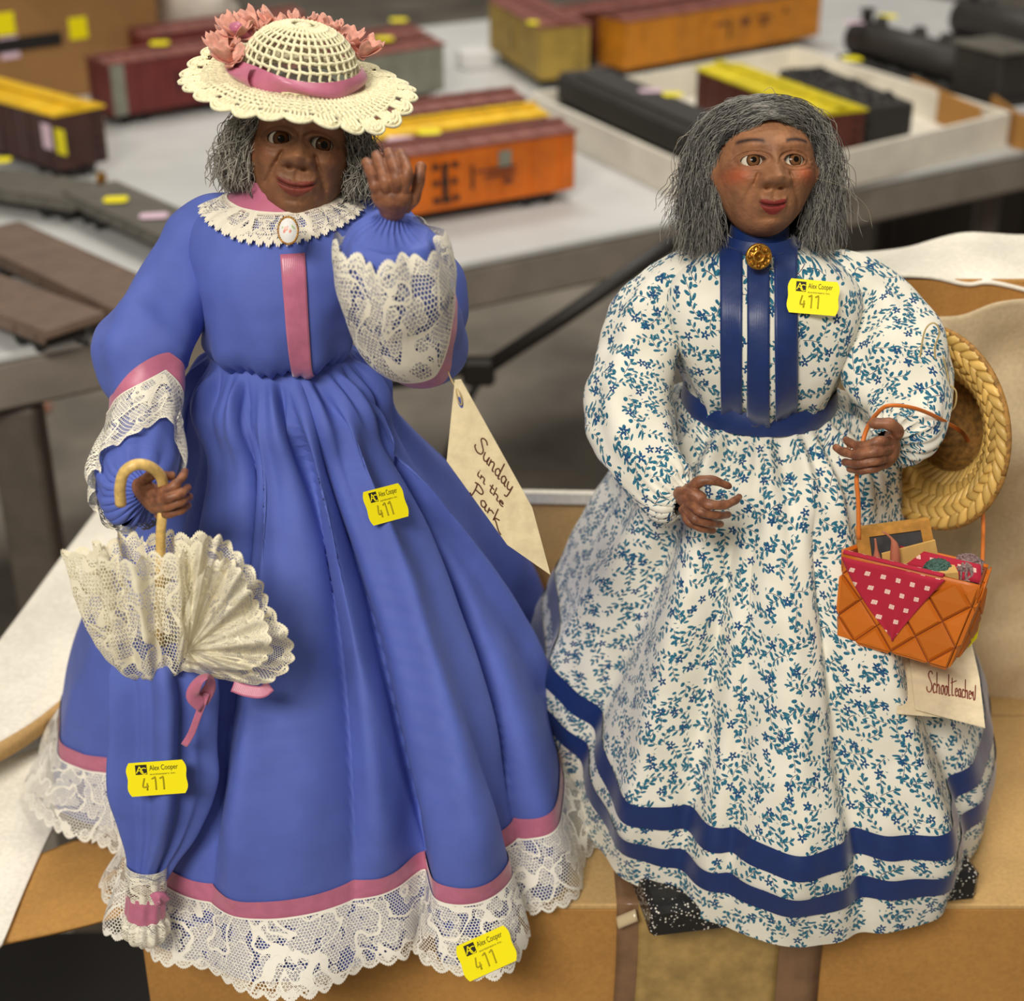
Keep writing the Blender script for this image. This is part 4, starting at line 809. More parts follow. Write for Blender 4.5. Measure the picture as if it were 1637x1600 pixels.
# head
h1, M1, c1 = head(d1, P(481, 243, .006), .0400, 7, -21, 10, dict(top=.86, bot=.90, w=.66, jaw=.26, ala=.09, eye=(.255, .05), eyesize=(.135, .076), nose=-.165, mouth=-.50, cheek=.10, fold=.062, smile=1.2, mw=.27, seed=3, skin=(134, 92, 64), warm=(156, 108, 76), blush=(110, 58, 36, .5), brow=(60, 40, 30, .5), liner=(36, 20, 14), lip=(124, 54, 44), gaze=(.20, -.02), iris=.60, iriscol=(88, 54, 28), slant=-.10, er=.155, eout=.03))
V, F = tube(np.array([P(462, 300, .012), P(456, 330, .010), P(454, 350, .010)]), .0155, 20); mk('neck', V, F, MT['skin_hand'], d1)
# hair at the sides under the hat
def hairgen(M, c, N, fn, cols, rad, name, par, seed):
    g = np.random.default_rng(seed); paths = []; cl = []
    for i in range(N):
        p = fn(g); paths.append((p@M.T)+c); b = g.uniform(0, 1); cl.append(np.array(srgb(*cols[0]))*(1-b)+np.array(srgb(*cols[1]))*b)
    return strands(name, par, paths, rad, cl)
def curl(g, p, am, cyc):
    t = np.linspace(0, 1, len(p)); e = (.35+.65*sst(0, .25, t))*am
    for q in range(3):
        f_ = cyc*g.uniform(.6, 1.4, 2); ph = g.uniform(0, 6.3, 2); p[:, q] += e*(np.sin(t*6.28*f_[0]+ph[0])+.6*np.sin(t*6.28*f_[1]*.4+ph[1]))
    return p
def hair1(g):
    s = -1 if g.uniform() < .55 else 1; n = 30; t = np.linspace(0, 1, n); d = g.uniform(0, 1); yy = g.uniform(-.75, .50); z0 = g.uniform(.30, .62); z1 = g.uniform(-.62, -.28) if s < 0 else g.uniform(-.55, -.2)
    xo = .62*math.sqrt(max(.12, 1-(yy/1.0)**2))+.05+.22*d; x = s*(xo*(.80+.20*np.sin(t*np.pi*.62)*1.35)-.10*t**2*(1-d)+.05*np.sin(t*g.uniform(4, 10)+g.uniform(0, 6)))
    z = z0+(z1-z0)*t+.03*np.sin(t*g.uniform(5, 14)+g.uniform(0, 6)); y = yy+.05*np.sin(t*g.uniform(5, 13)+g.uniform(0, 6))-.1*t
    if g.uniform() < .12: x = x*(1+.22*t)
    return curl(g, np.stack([x, y, z], 1), g.uniform(.015, .04), g.uniform(1.5, 4.5))
hairgen(M1, c1, 2400, hair1, ((92, 88, 80), (186, 180, 168)), .00021, 'hair', h1, 4)
# inner hair mass
a, b = np.meshgrid(np.linspace(-np.pi, np.pi, 60), np.linspace(-.75, 1.45, 40))
lim = np.abs(a) > .98; Xh = np.stack([.72*np.sin(a)*np.cos(b), np.where((np.abs(a) > .98)|(b > .5), .86*np.cos(a)*np.cos(b), .62*np.cos(a)*np.cos(b)), 1.03*np.sin(b)], -1)
mk('hair_base', (Xh.reshape(-1, 3)@M1.T)+c1, [f for f in gridF(40, 60) if np.abs(Xh.reshape(-1, 3)[list(f)][:, 1]).max() > -9 and (abs(a.ravel()[f[0]]) > 1.3 or b.ravel()[f[0]] > .55)], MT['hair_fibre'], h1, None, np.tile(np.array(srgb(112, 106, 98)), (2400, 1)))
# ================================================================ doll in the floral dress
D2C = np.array([.145, .05, .02])
d2 = empty('doll', D2C, 'grey-haired doll in a white floral print dress with navy ribbon trim', 'doll', 'two handmade old lady dolls')
hp = [(1230, 1010), (1010, 1012), (905, 1040), (848, 1105), (862, 1200), (912, 1296), (1000, 1390), (1075, 1440), (1160, 1476), (1290, 1503), (1400, 1493), (1500, 1442), (1556, 1370), (1576, 1270), (1540, 1130), (1430, 1040)]
hem2 = [PZ(a, b, .014)[:2] for a, b in hp]; w2 = P(1215, 640, .035)
def off2(s, a):
    o = np.zeros(np.broadcast(s, a).shape+(3,))
    e = .005*np.sin(np.pi*sst(.55, 1.05, s))+.011*np.exp(-((s-.10)/.08)**2); o[..., 0] += e*np.sin(a); o[..., 1] -= e*np.cos(a)
    for a0, w_, am in ((-.55, .10, .013), (-.30, .07, -.011), (.12, .11, .011), (.40, .06, -.013), (.70, .09, .011), (-.95, .10, -.012), (1.0, .08, -.010), (-1.3, .12, .010), (-.1, .05, -.006)):
        e = am*np.exp(-((a-a0*(.7+.3*s))/w_)**2)*sst(.04, .35, s)*(1-.6*sst(.75, 1, s)); o[..., 0] += e*np.sin(a); o[..., 1] -= e*np.cos(a)
    o[..., 0] -= .012*np.exp(-((a-1.4)/.7)**2)*np.exp(-((s-.5)/.3)**2)
    return o
G2 = skirt((w2[0], .040, w2[2], .042, .036), hem2, .012, lambda s: np.sin(np.pi/2*s)**.86, pleat=[(24, .0026, .3, .22), (15, .0028, 1.1, .45), (39, .0008, .5, .12)], fold=.0026, seed=41, offs=off2)
U2 = cone_uv(G2); sk2 = gmesh('skirt', G2, 'calico', d2, U2); zz = lambda z: (w2[2]-z)/(w2[2]-.012)
wob = lambda z: (lambda t: zz(z)+.004*np.sin(t*19)+.003*np.sin(t*43+1)-.17*(1-sst(.24, .43, t))-.04*sst(.62, .74, t))
band('hem_ribbon', sk2, G2, wob(.075), wob(.061), .0012, 'navy_ribbon', 6); band('hem_ribbon', sk2, G2, wob(.049), wob(.036), .0012, 'navy_ribbon', 6)
B2 = bodice([(1213, 372, .036, 50, .020), (1213, 388, .036, 60, .024), (1214, 404, .036, 105, .031), (1214, 424, .036, 150, .038), (1214, 460, .034, 170, .046), (1213, 510, .033, 164, .050), (1213, 560, .033, 142, .050), (1214, 600, .034, 124, .046), (1215, 622, .035, 114, .040), (1215, 640, .035, 116, .038)], pinch=[(30, .0015, 0, 1, .14), (8, .0018, .6, .85, .25), (7, .0012, .2, .45, .3)], seed=51)
b2 = gmesh('bodice', B2, 'calico', d2, tube_uv(B2))
for p0, p1 in ((1151, 1187), (1194, 1229), (1236, 1273)):
    vband('front_ribbon', b2, B2, .10, .95, (p0, p0+3), (p1, p1+1), .0016, 'navy_ribbon')
a = np.linspace(0, 2*np.pi, 80); cn = P(1214, 372, .036)
G = np.stack([np.stack([cn[0]+r*mpp(cn)*np.sin(a), cn[1]-r*.95*mpp(cn)*np.cos(a), np.full(80, cn[2]-dz)], -1) for r, dz in ((46, -.005), (47.5, .001), (50, .007), (54, .0125), (62, .0165), (72, .0195))]); nk2 = gmesh('neck_ribbon', G, 'navy_ribbon', d2); band('ribbon_fold', nk2, B2, 0, .125, .0015, 'navy_ribbon', 10)
cw = P(1214, 630, .036); G = np.stack([np.stack([cw[0]+(.0420+e)*np.sin(a), cw[1]-(.0412+e)*np.cos(a), np.full(80, cw[2]-dz)-.004*np.cos(a)*0], -1) for e, dz in ((.0, -.006), (.0012, -.002), (.0016, .003), (.001, .007))]); gmesh('belt_ribbon', G, 'navy_ribbon', d2)
# gold button
gb = P(1213, 410, -.0035); gn = unit(np.array([0, -1, .25])); gbt = empty('button', gb, None, None); gbt.parent = d2; gbt.location = gb-ORG[d2.name]; mm_ = mpp(gb)
V, F = lathe(gb, [(21*mm_, -.001), (21*mm_, .0004), (19.5*mm_, .0012), (17*mm_, .0009), (11*mm_, .0007), (10*mm_, .0014), (7*mm_, .0015), (6*mm_, .0009), (.2*mm_, .0009)], 36, gn); mk('button_disc', V, F, MT['gold'], gbt)
xa = unit(np.cross(gn, [0, 0, 1.])); ya = np.cross(xa, gn)
for i in range(8):
    t = i/8*2*np.pi; q = gb+(xa*math.cos(t)+ya*math.sin(t))*15*mm_+gn*.0012; V, F = lathe(q, [(.0001, .0012), (.0009, .0009), (.0013, 0), (.0001, -.0004)], 9, gn); mk('gold_scroll', V, F, MT['gold'], gbt)
V, F = lathe(gb+gn*.0012, [(.0001, .0014), (.0010, .0010), (.0013, 0), (.0001, -.0004)], 10, gn); mk('centre_bead', V, F, MT['gold'], gbt)
# sleeves
S1 = sleeve([(1150, 440, .040, 24), (1094, 450, .038, 48), (1050, 496, .032, 62), (1022, 560, .020, 68), (1003, 630, .004, 69), (1006, 695, -.014, 67), (1036, 750, -.032, 58), (1072, 787, -.046, 48), (1092, 800, -.052, 24)], n=150, k=130, fold=.0042, seed=15, ff=12, gather=[(20, .11, 0, 1, .12), (6, .06, 1, .66, .16), (5, .05, 2, .3, .2)])
s1 = gmesh('sleeve', S1, 'calico', d2, tube_uv(S1))
S2 = sleeve([(1285, 440, .040, 24), (1343, 450, .040, 50), (1394, 488, .036, 66), (1428, 545, .022, 77), (1438, 600, .004, 81), (1454, 650, -.016, 63), (1446, 690, -.032, 54), (1428, 704, -.042, 40), (1416, 706, -.047, 22)], n=150, k=130, fold=.0042, seed=18, ff=12, gather=[(18, .14, 0, .95, .14), (6, .06, 1, .55, .2), (5, .05, 2, .3, .2)])
s2 = gmesh('sleeve', S2, 'calico', d2, tube_uv(S2))
hand(d2, -.060, [([(1100, 785, 0), (1118, 770, -.005), (1140, 768, -.006), (1170, 779, -.003)], 11, 6), ([(1108, 797, -.004), (1132, 806, -.014), (1158, 807, -.013), (1175, 800, -.006), (1184, 792, 0)], 9.5, 5.5), ([(1100, 803, -.004), (1120, 818, -.014), (1146, 824, -.012), (1168, 822, -.003)], 9, 6), ([(1096, 808, -.003), (1110, 829, -.012), (1134, 836, -.011), (1156, 838, -.003)], 8.5, 6), ([(1092, 812, 0), (1102, 834, -.008), (1122, 844, -.008), (1144, 849, -.002)], 8.5, 6)], [(1086, 796, .006, 20), (1098, 797, .0, 25), (1112, 800, -.004, 27), (1122, 806, -.005, 24)])
hand(d2, -.064, [([(1422, 706, 0), (1434, 690, -.004), (1422, 678, -.007), (1400, 677, -.006), (1392, 677, -.004)], 12, 8), ([(1425, 706, -.003), (1405, 706, -.012), (1378, 713, -.010), (1358, 707, -.004), (1350, 700, 0)], 9.5, 6), ([(1424, 718, -.004), (1402, 721, -.014), (1372, 727, -.012), (1348, 722, -.005), (1332, 712, 0)], 9.5, 6.5), ([(1422, 730, -.003), (1400, 736, -.013), (1370, 741, -.011), (1346, 738, -.002)], 9, 6.5), ([(1418, 740, 0), (1398, 748, -.010), (1376, 752, -.009), (1354, 749, -.001)], 8.5, 6)], [(1420, 700, .008, 16), (1426, 708, .002, 23), (1420, 722, -.002, 29), (1408, 728, -.004, 26)])
h2, M2, c2 = head(d2, P(1219, 271, .034), .0405, 3, -21, 0, dict(top=.80, bot=.86, w=.655, jaw=.22, ala=.085, eye=(.262, .04), eyesize=(.130, .066), nose=-.18, mouth=-.51, cheek=.085, fold=.032, smile=1.3, mw=.195, seed=9, skin=(156, 108, 76), warm=(184, 134, 94), blush=(178, 84, 50, .75), brow=(52, 34, 30, 1.), liner=(58, 34, 28), lip=(142, 46, 44), gaze=(.10, .10), iris=.52, iriscol=(112, 76, 46), slant=0., er=.15, eout=.028))
V, F = tube(np.array([P(1222, 330, .042), P(1216, 365, .040), P(1214, 395, .038)]), .0145, 20); mk('neck', V, F, MT['skin_hand'], d2)
def curl(g, p, am, cyc):
    t = np.linspace(0, 1, len(p)); e = (.4+.6*sst(0, .25, t))*am
    for q in range(3):
        f_ = cyc*g.uniform(.6, 1.4, 2); ph = g.uniform(0, 6.3, 2); p[:, q] += e*(np.sin(t*6.28*f_[0]+ph[0])+.6*np.sin(t*6.28*f_[1]*.4+ph[1]))
    return p
def hair2(g):
    s = -1 if g.uniform() < .52 else 1; n = 38; t = np.linspace(0, 1, n); d = g.uniform(0, 1); psi = np.minimum(t*2.55, 1.5); hang = np.clip(t-.56, 0, 1)/.44
    if g.uniform() < .34:                                            # hairline strands framing the face
        hw = .63+.17*d; z0 = -.12; rz = .68+.20*d; x = s*hw*np.sin(psi)+g.normal()*.05; z = z0+rz*np.cos(psi); y = (.82*np.sqrt(np.clip(1-(x/.80)**2-(z/.98)**2, .03, 1))+.05)*(1-.75*np.sin(psi)**2)
    else:
        y0 = g.uniform(-.88, .5); Rx = .70*math.sqrt(max(.08, 1-(y0/.98)**2))+.05+.17*d; Rz = .80*math.sqrt(max(.15, 1-(y0/1.08)**2))+.05+.07*d
        x = s*Rx*np.sin(psi)+g.normal()*.07; z = Rz*np.cos(psi); y = y0-np.maximum(0, y0)*.6*np.sin(psi)
    z1 = g.uniform(-1.05, -.1) if d < .6 else g.uniform(-1.15, -.3); zz_ = np.interp(.56, t, z); z = np.where(t > .56, zz_*(1-hang)+z1*hang, z); x = x*(1-.14*hang**2*(1-d))+s*.13*hang**1.5*max(0, d-.35)*1.5; y = y-.20*hang
    p = curl(g, np.stack([x, y, z], 1), g.uniform(.015, .05), g.uniform(2, 5))
    if g.uniform() < .15: p[:, 0] += s*t**2*g.uniform(.03, .32); p[:, 2] += t**2*g.uniform(0, .2)
    return p
hairgen(M2, c2, 4400, hair2, ((40, 40, 42), (164, 160, 152)), .00017, 'hair', h2, 14)
a, b = np.meshgrid(np.linspace(-np.pi, np.pi, 90), np.linspace(-.9, 1.52, 60)); Xh = np.stack([.71*np.sin(a)*np.cos(b)**.86, .86*np.cos(a)*np.cos(b)**.86, np.where(b > 0, .83, 1.03)*np.sin(b)], -1); Xf = Xh.reshape(-1, 3)
mk('hair_base', (Xf@M2.T)+c2, [f for f in gridF(60, 90) if not (Xf[f[0]][1] > -.15 and (Xf[f[0]][0]/.80)**2+((Xf[f[0]][2]+.30)/.86)**2 < 1)], MT['hair_fibre'], h2, None, np.tile(np.array(srgb(50, 48, 48)), (5400, 1)))
g = np.random.default_rng(2); fl = []
for pts in ([(1305, 285), (1350, 300), (1385, 330), (1395, 365)], [(1300, 170), (1325, 180), (1338, 205), (1330, 225)], [(1090, 300), (1075, 320), (1068, 345), (1072, 370)], [(1240, 150), (1232, 140), (1220, 146)], [(1100, 215), (1085, 222), (1080, 240)]):
    fl.append(smooth(np.array([P(a_, b_, .02) for a_, b_ in pts]), 16))
strands('flyaway_hair', h2, fl, .00016, [np.array(srgb(150, 140, 120))]*len(fl))
# black base
f0, f1 = PZ(1040, 1503, 0), PZ(1562, 1441, 0); dd = unit(f1-f0); nn = np.array([-dd[1], dd[0], 0]); LL = np.linalg.norm(f1-f0); cc = (f0+f1)/2+nn*.085+[0, 0, .0105]
V, F = box(cc, (LL, .17, .021), rotz(math.atan2(dd[1], dd[0])), .003); tag(mk('speckled_plinth', V, F, MT['black_speckle'], None, smooth=False), 'black speckled slab under the floral doll', 'plinth')
# ================================================================ things worn, held and stuck on
def project(Q): d = (Q-CAM)@_f; return np.stack([(Q-CAM)[..., 0]/d*FPX+IW/2, IH/2-((Q-CAM)@_u)/d*FPX], -1), d
def hit(Gs, px, py, rad=7):
    best = None
    for G in Gs:
        Q = G.reshape(-1, 3); p, d = project(Q); m = (np.abs(p[:, 0]-px) < rad)&(np.abs(p[:, 1]-py) < rad)
        if m.any():
            i = np.where(m)[0][np.argmin(d[m])]
            if best is None or d[i] < best[0]: best = (d[i], Q[i])
    return best
def strip(name, par, pts, w, mat, y=None, th=.0004, n=26, tw=None):
    q = smooth(np.array([P(*p) for p in pts]), n); T = unit(np.gradient(q, axis=0)); vd = unit(CAM-q); Bn = unit(np.cross(T, vd)); a = np.linspace(-1, 1, 7)
    if tw is not None: ang = np.interp(np.linspace(0, 1, n), np.linspace(0, 1, len(tw)), tw)[:, None]; Bn = Bn*np.cos(ang)+vd*np.sin(ang)
    G = q[:, None]+Bn[:, None]*(a*w/2)[None, :, None]; V, F = sheet(G, th); uv = metric_uv(G); return mk(name, V, F, MT[mat], par, np.vstack([uv.reshape(-1, 2)]*2))
# ---------------------------------------------------------------- crocheted hat
HC = P(479, 128, .002); t9, t14 = math.radians(8), math.radians(3.5); e1 = np.array([math.cos(t9), 0, -math.sin(t9)]); e2 = unit(np.array([0, math.cos(t14), math.sin(t14)])); e3 = np.cross(e1, e2); e2 = np.cross(e3, e1)
hat = empty('crochet_hat', HC, 'cream crocheted sun hat with pink flowers and ribbon on the blue doll', 'hat')
def H(r, a, h): return HC+e1*(r*np.cos(a))[..., None]+e2*(r*np.sin(a))[..., None]+e3*(h)[..., None]
RB = .0570; RC = .0285
def brimh(r, a): u = (r-RC)/(RB-RC); return -.0030*u**2*(1+.7*np.cos(a+1.4))+.0022*u*np.sin(3*a+.5)+.0016*u*np.sin(5*a+2)
def ringp(r, hf, n=160, wob=.0002, seed=0): a = np.linspace(0, 2*np.pi, n); return H(r+wob*np.sin(a*57+seed)+0*a, a, hf(r, a)+wob*np.sin(a*61+seed))
def multi(name, paths, r, k=6):
    mb = MB()
    for p in paths: mb.add(*tube(p, r if np.isscalar(r) else r, k, False))
    return mb.build(name, MT['crochet_yarn'], hat)
def crown(ps, a): return H(RC*np.sin(ps)**.8+0*a, a, .0270*np.cos(ps)**.9+0*a)
cr = []; nsp = 34; aa = np.linspace(0, 2*np.pi, 150)
for i, ps in enumerate(np.linspace(.16, 1.52, 9)): p = crown(ps, aa); cr.append(p+e3*(.00025*np.sin(aa*nsp))[:, None])
multi('crown_rounds', cr, .00082)
sp = []
for j in range(nsp):
    a0 = j/nsp*2*np.pi
    for da in (-.022, .022):
        ps = np.linspace(.16, 1.54, 22); sp.append(crown(ps, a0+da*(1+0*ps)*np.clip(.3/np.sin(ps), 0, 2.5)*.8+.012*np.sin(ps*28)))
multi('crown_stitches', sp, .00062, 5)
V, F = lathe(HC+e3*.0262, [(.0001, .0016), (.003, .0012), (.0045, 0), (.003, -.001)], 14, e3); mk('crown_top', V, F, MT['crochet_yarn'], hat)
br_ = [ringp(r, brimh, 200, .00025, i) for i, r in enumerate((.0290, .0325, .0362, .0400, .0438, .0472))]; multi('brim_rounds', br_, .00088)
sp = []; nb = 92
for j in range(nb):
    a0 = j/nb*2*np.pi; r = np.linspace(RC, .0475, 16); sp.append(H(r, a0+.012*np.sin(r*1500)+0*r, brimh(r, a0)+.0003))
multi('brim_stitches', sp, .00086, 5)
sp = []; ns = 26
for j in range(ns):
    a0 = j/ns*2*np.pi; w_ = np.pi/ns
    for rr_, ww in ((RB-.0035, .92), (RB-.0015, 1.0), (RB+.0005, 1.06)):
        u = np.linspace(-1, 1, 16); sp.append(H(.0488+(rr_-.0488)*(1-.55*np.abs(u)**2.2), a0+w_*u*ww, brimh(.0488+(rr_-.0488)*(1-.55*np.abs(u)**2.2), a0+w_*u)))
    for u in (-.62, -.3, 0, .3, .62): r = np.linspace(.0470, RB-.001-.004*u*u, 6); sp.append(H(r, a0+w_*u*1.05+0*r, brimh(r, a0+0*r)))
multi('brim_scallops', sp, .00092, 5)
# ribbon round the crown
n = 220; a = np.linspace(-3.55, .42, n); rows = np.linspace(0, 1, 9); G = np.zeros((9, n, 3))
for i, q in enumerate(rows): G[i] = H(RC+.0012+.0022*np.sin(q*np.pi)+.0009*np.sin(a*5+q*4), a, .0005+.0085*q+.0012*np.sin(a*3.1+q*2)+0*a)
gmesh('ribbon_band', G, 'pink_ribbon', hat)
G = np.zeros((9, 60, 3)); a = np.linspace(-3.35, -2.2, 60)
for i, q in enumerate(rows): G[i] = H(RC+.0045+.003*np.sin(q*np.pi), a, .001+.011*q-.006*np.sin((a+3.35)*2.7)*q+0*a)
gmesh('ribbon_twist', G, 'pink_ribbon', hat)
# cloth flowers
def petal(c, dirv, upv, s, seed):
    g = np.random.default_rng(seed); x = unit(np.cross(dirv, upv)); u, v = np.meshgrid(np.linspace(-1, 1, 8), np.linspace(0, 1, 8)); wd = (.35+.75*v)*np.sqrt(np.clip(1-(v*.93)**6, 0, 1))
    G = c+s*(x*(u*wd*.62)[..., None]+dirv*(v)[..., None]+upv*(.35*v**2*(1-.0*u)+.16*u*u+.10*np.sin(u*5+seed)*v)[..., None]); V, F = sheet(G, .00025); return mk('petal', V, F, MT['petal_cloth'], hat)
k = 0
for fa, fr_, fh in ((3.42, .034, .006), (3.05, .0375, .006), (2.72, .036, .012), (2.35, .037, .013), (2.0, .036, .014), (1.68, .036, .014), (1.35, .036, .013), (1.02, .036, .011), (.75, .037, .008)):
    fc = H(np.array(fr_), np.array(fa), np.array(fh))
    for j in range(7):
        b = j/7*2*np.pi+fa; up = unit(e3+.35*(e1*math.cos(fa)+e2*math.sin(fa))-.35*e2); dv = unit(e1*math.cos(b)+e2*math.sin(b)*.9+e3*(.35+.35*math.sin(j*2.3+k))); petal(fc, dv, up, .0098*(.85+.3*((j*37+k*13) % 10)/10), k*7+j)
    k += 1
V, F = tube(smooth(np.array([H(np.array(.034), np.array(x), np.array(.016+.004*math.sin(x*9))) for x in (2.95, 2.8, 2.62, 2.5)]), 14), .0032, 10, True, .7); mk('ribbon_loop', V, F, MT['pink_ribbon'], hat)
# ---------------------------------------------------------------- parasol
pr = empty('parasol', P(236, 1480, -.128), 'folded blue toy parasol with cream lace frill held by the blue doll', 'parasol')
q = smooth(np.array([P(193, 806, -.128), P(192, 780, -.130), P(198, 756, -.131), P(216, 743, -.130), P(238, 745, -.127), P(256, 760, -.122), P(263, 785, -.119)]), 40); V, F = tube(q, .0026, 14); mk('cane_handle', V, F, MT['cane'], pr)
V, F = tube(np.array([P(263, 785, -.119), P(257, 850, -.117), P(256, 950, -.116), P(252, 1100, -.117), P(236, 1440, -.128)]), .0024, 12); mk('shaft', V, F, MT['cane'], pr)
C1 = sleeve([(258, 1020, -.115, 30), (257, 1050, -.116, 62), (262, 1100, -.118, 68), (262, 1170, -.120, 66), (260, 1245, -.122, 69), (254, 1310, -.124, 55), (242, 1365, -.126, 36), (234, 1400, -.127, 27)], n=110, k=150, fold=.0008, seed=61, ff=18, flat=.8, gather=[(5, .26, .9, .45, .8), (9, .12, 2.2, .3, .6), (13, .06, .2, .95, .35)])
cn_ = gmesh('canopy', C1, 'blue_satin', pr, tube_uv(C1))
L1 = sleeve([(252, 1066, -.118, 16), (246, 1058, -.121, 54), (243, 1030, -.124, 72), (238, 975, -.126, 80), (230, 915, -.126, 84), (224, 866, -.124, 88)], n=80, k=300, fold=.0016, seed=63, ff=22, flat=.62, gather=[(9, .22, .4, .9, .6), (5, .16, 1.2, 1.0, .5), (21, .07, 0, .6, .5)])
def lace_mesh(name, G, W, mat, par):
    uv = tube_uv(G).copy(); v = np.linspace(0, 1, G.shape[0]); uv[..., 1] = v[:, None]*W; return gmesh(name, G, mat, par, uv)
lace_mesh('lace_frill', L1, .066, 'frill_lace', pr)
def fan(c0, outl, yc, yo, W, seed, nf):
    o = smooth(np.array(outl, float), 260); sg = np.linspace(0, 1, 40)[:, None]; t = np.linspace(0, 1, 260)[None]; G = np.zeros((40, 260, 3))
    for i in range(40):
        f = sg[i, 0]
        for k_ in range(260):
            q = np.array(c0)*(1-f)+o[k_]*f; G[i, k_] = P(q[0], q[1], yc+(yo-yc)*f+f*(.0055*math.sin(t[0, k_]*nf*6.28+seed)+.003*math.sin(t[0, k_]*nf*2.3*6.28+2*seed)+.002*math.sin(f*9+t[0, k_]*11))-.006*math.sin(f*3.14))
    uv = np.zeros((40, 260, 2)); uv[..., 0] = np.linspace(0, .22, 260)[None]; uv[..., 1] = sg*W; return gmesh('lace_frill', G, 'frill_lace', pr, uv)
fan((300, 1046), [(278, 1070), (286, 1000), (296, 930), (318, 868), (352, 852), (384, 880), (420, 926), (436, 968), (468, 1018), (470, 1062), (428, 1094), (372, 1090), (320, 1078), (284, 1072)], -.124, -.133, .066, 1.3, 6)
fan((300, 1040), [(284, 1040), (300, 960), (330, 905), (372, 890), (398, 934), (424, 980), (436, 1036), (410, 1068), (350, 1070), (296, 1060)], -.132, -.144, .066, 4.1, 5)
strip('ribbon_tail', pr, [(330, 1108, -.142), (318, 1140, -.143), (306, 1172, -.142), (294, 1192, -.141)], .0034, 'pink_ribbon')
strip('ribbon_loop', pr, [(326, 1130, -.143), (308, 1112, -.146), (318, 1088, -.148), (334, 1080, -.146), (336, 1098, -.142), (322, 1122, -.141)], .0068, 'pink_ribbon', tw=[0, .3, .9, 1.3, .6, .1])
strip('ribbon_tail', pr, [(372, 1096, -.131), (395, 1104, -.132), (418, 1106, -.132), (432, 1096, -.130)], .006, 'pink_ribbon')
L4 = sleeve([(235, 1380, -.129, 32), (234, 1400, -.130, 32), (234, 1430, -.131, 30)], n=24, k=120, fold=.0004, seed=67, gather=[(10, .06, 0, 1, .6)]); lace_mesh('tip_lace', L4, .05, 'cuff_lace', pr)
L5 = sleeve([(234, 1424, -.130, 32), (234, 1440, -.131, 31), (233, 1458, -.131, 32)], n=16, k=80, fold=.0006, seed=68, gather=[(9, .06, 0, .6, .5)]); gmesh('tip_ribbon', L5, 'pink_ribbon', pr)
strip('ribbon_knot', pr, [(244, 1440, -.146), (256, 1434, -.147), (264, 1444, -.145)], .007, 'pink_ribbon', tw=[0, .6, .2])
L6 = sleeve([(234, 1456, -.131, 26), (234, 1472, -.132, 36), (234, 1490, -.133, 34), (234, 1502, -.133, 14)], n=40, k=140, fold=.0008, seed=69, gather=[(12, .10, 0, .6, .6)]); lace_mesh('tip_ruffle', L6, .05, 'cuff_lace', pr)
# ---------------------------------------------------------------- straw hat
SHC = P(1508, 680, .030); sh = empty('straw_hat', SHC, 'small woven straw hat hanging on the floral doll\'s arm', 'hat')
nrm = unit(np.array([-.83, -.50, .08])); tl_ = math.radians(11); sv = unit(np.array([math.sin(tl_), 0, math.cos(tl_)])); sv = unit(sv-nrm*np.dot(sv, nrm)); su = np.cross(sv, nrm); su = su if su[0] > 0 else -su
RO, RI = .0560, .0275
def SH(r, a, h): r = np.asarray(r, float); a = np.asarray(a, float); h = np.asarray(h, float); return SHC+su*(r*np.cos(a))[..., None]+sv*(r*np.sin(a))[..., None]+nrm*h[..., None]
def shh(r): u = (np.asarray(r)-RI)/(RO-RI); return .016*np.sin(np.clip(u, 0, 1.2)*1.9)-.004
a, r = np.meshgrid(np.linspace(0, 2*np.pi, 120), np.linspace(RI-.001, RO-.001, 14)); V, F = sheet(SH(r, a, shh(r)-.0012), .001); mk('brim_backing', V, F, MT['straw_back'], sh)
pa = np.linspace(0, 1, 20); a, pp = np.meshgrid(np.linspace(0, 2*np.pi, 80), pa); G = SH(RI*np.sqrt(np.clip(1-pp**3, 0, 1)), a, -.004-.030*pp); mk('crown', G.reshape(-1, 3), gridF(20, 80), MT['straw_back'], sh)
g = np.random.default_rng(5)
def straw(r0, r1, a0, a1, sk, lift, cols=None):
    u, v = np.meshgrid(np.linspace(0, 1, 5), np.linspace(0, 1, 5)); rr = r0+(r1-r0)*v; ang = a0+(a1-a0)*u+sk*v
    G = SH(rr, ang, shh(rr)+lift*np.sin(np.pi*np.clip(u, .06, .94))*.9+.0006*np.sin(v*np.pi)); V, F = sheet(G, .0004); c = np.array(srgb(226, 186, 104))*g.uniform(.72, 1.18); mk('straw', V, F, MT['straw_piece'], sh, None, np.tile(c, (len(V), 1)))
rowsr = np.linspace(RI, RO, 6); ncol = 44
for i in range(5):
    for j in range(ncol):
        st = 2*np.pi/ncol; straw(rowsr[i]-.0008, rowsr[i+1]+.0006, j*st+st*.04, (j+.98)*st, (st*.85)*(1 if i % 2 else -1), .0018)
a = np.linspace(0, 2*np.pi, 120); V, F = tube(SH(np.full(120, RO), a, shh(RO)+0*a-.0004), .0019, 8); mk('brim_edge', V, F, MT['straw_back'], sh)
for pts in ([(1470, 575), (1478, 530), (1492, 516), (1502, 530), (1494, 560), (1500, 600)], [(1508, 570), (1516, 610), (1512, 660), (1500, 700)], [(1512, 612), (1528, 625), (1526, 650), (1512, 662)]):
    V, F = tube(smooth(np.array([P(x, y_, -.012) for x, y_ in pts]), 24), .00045, 6); mk('loose_fibre', V, F, MT['thread'], sh)
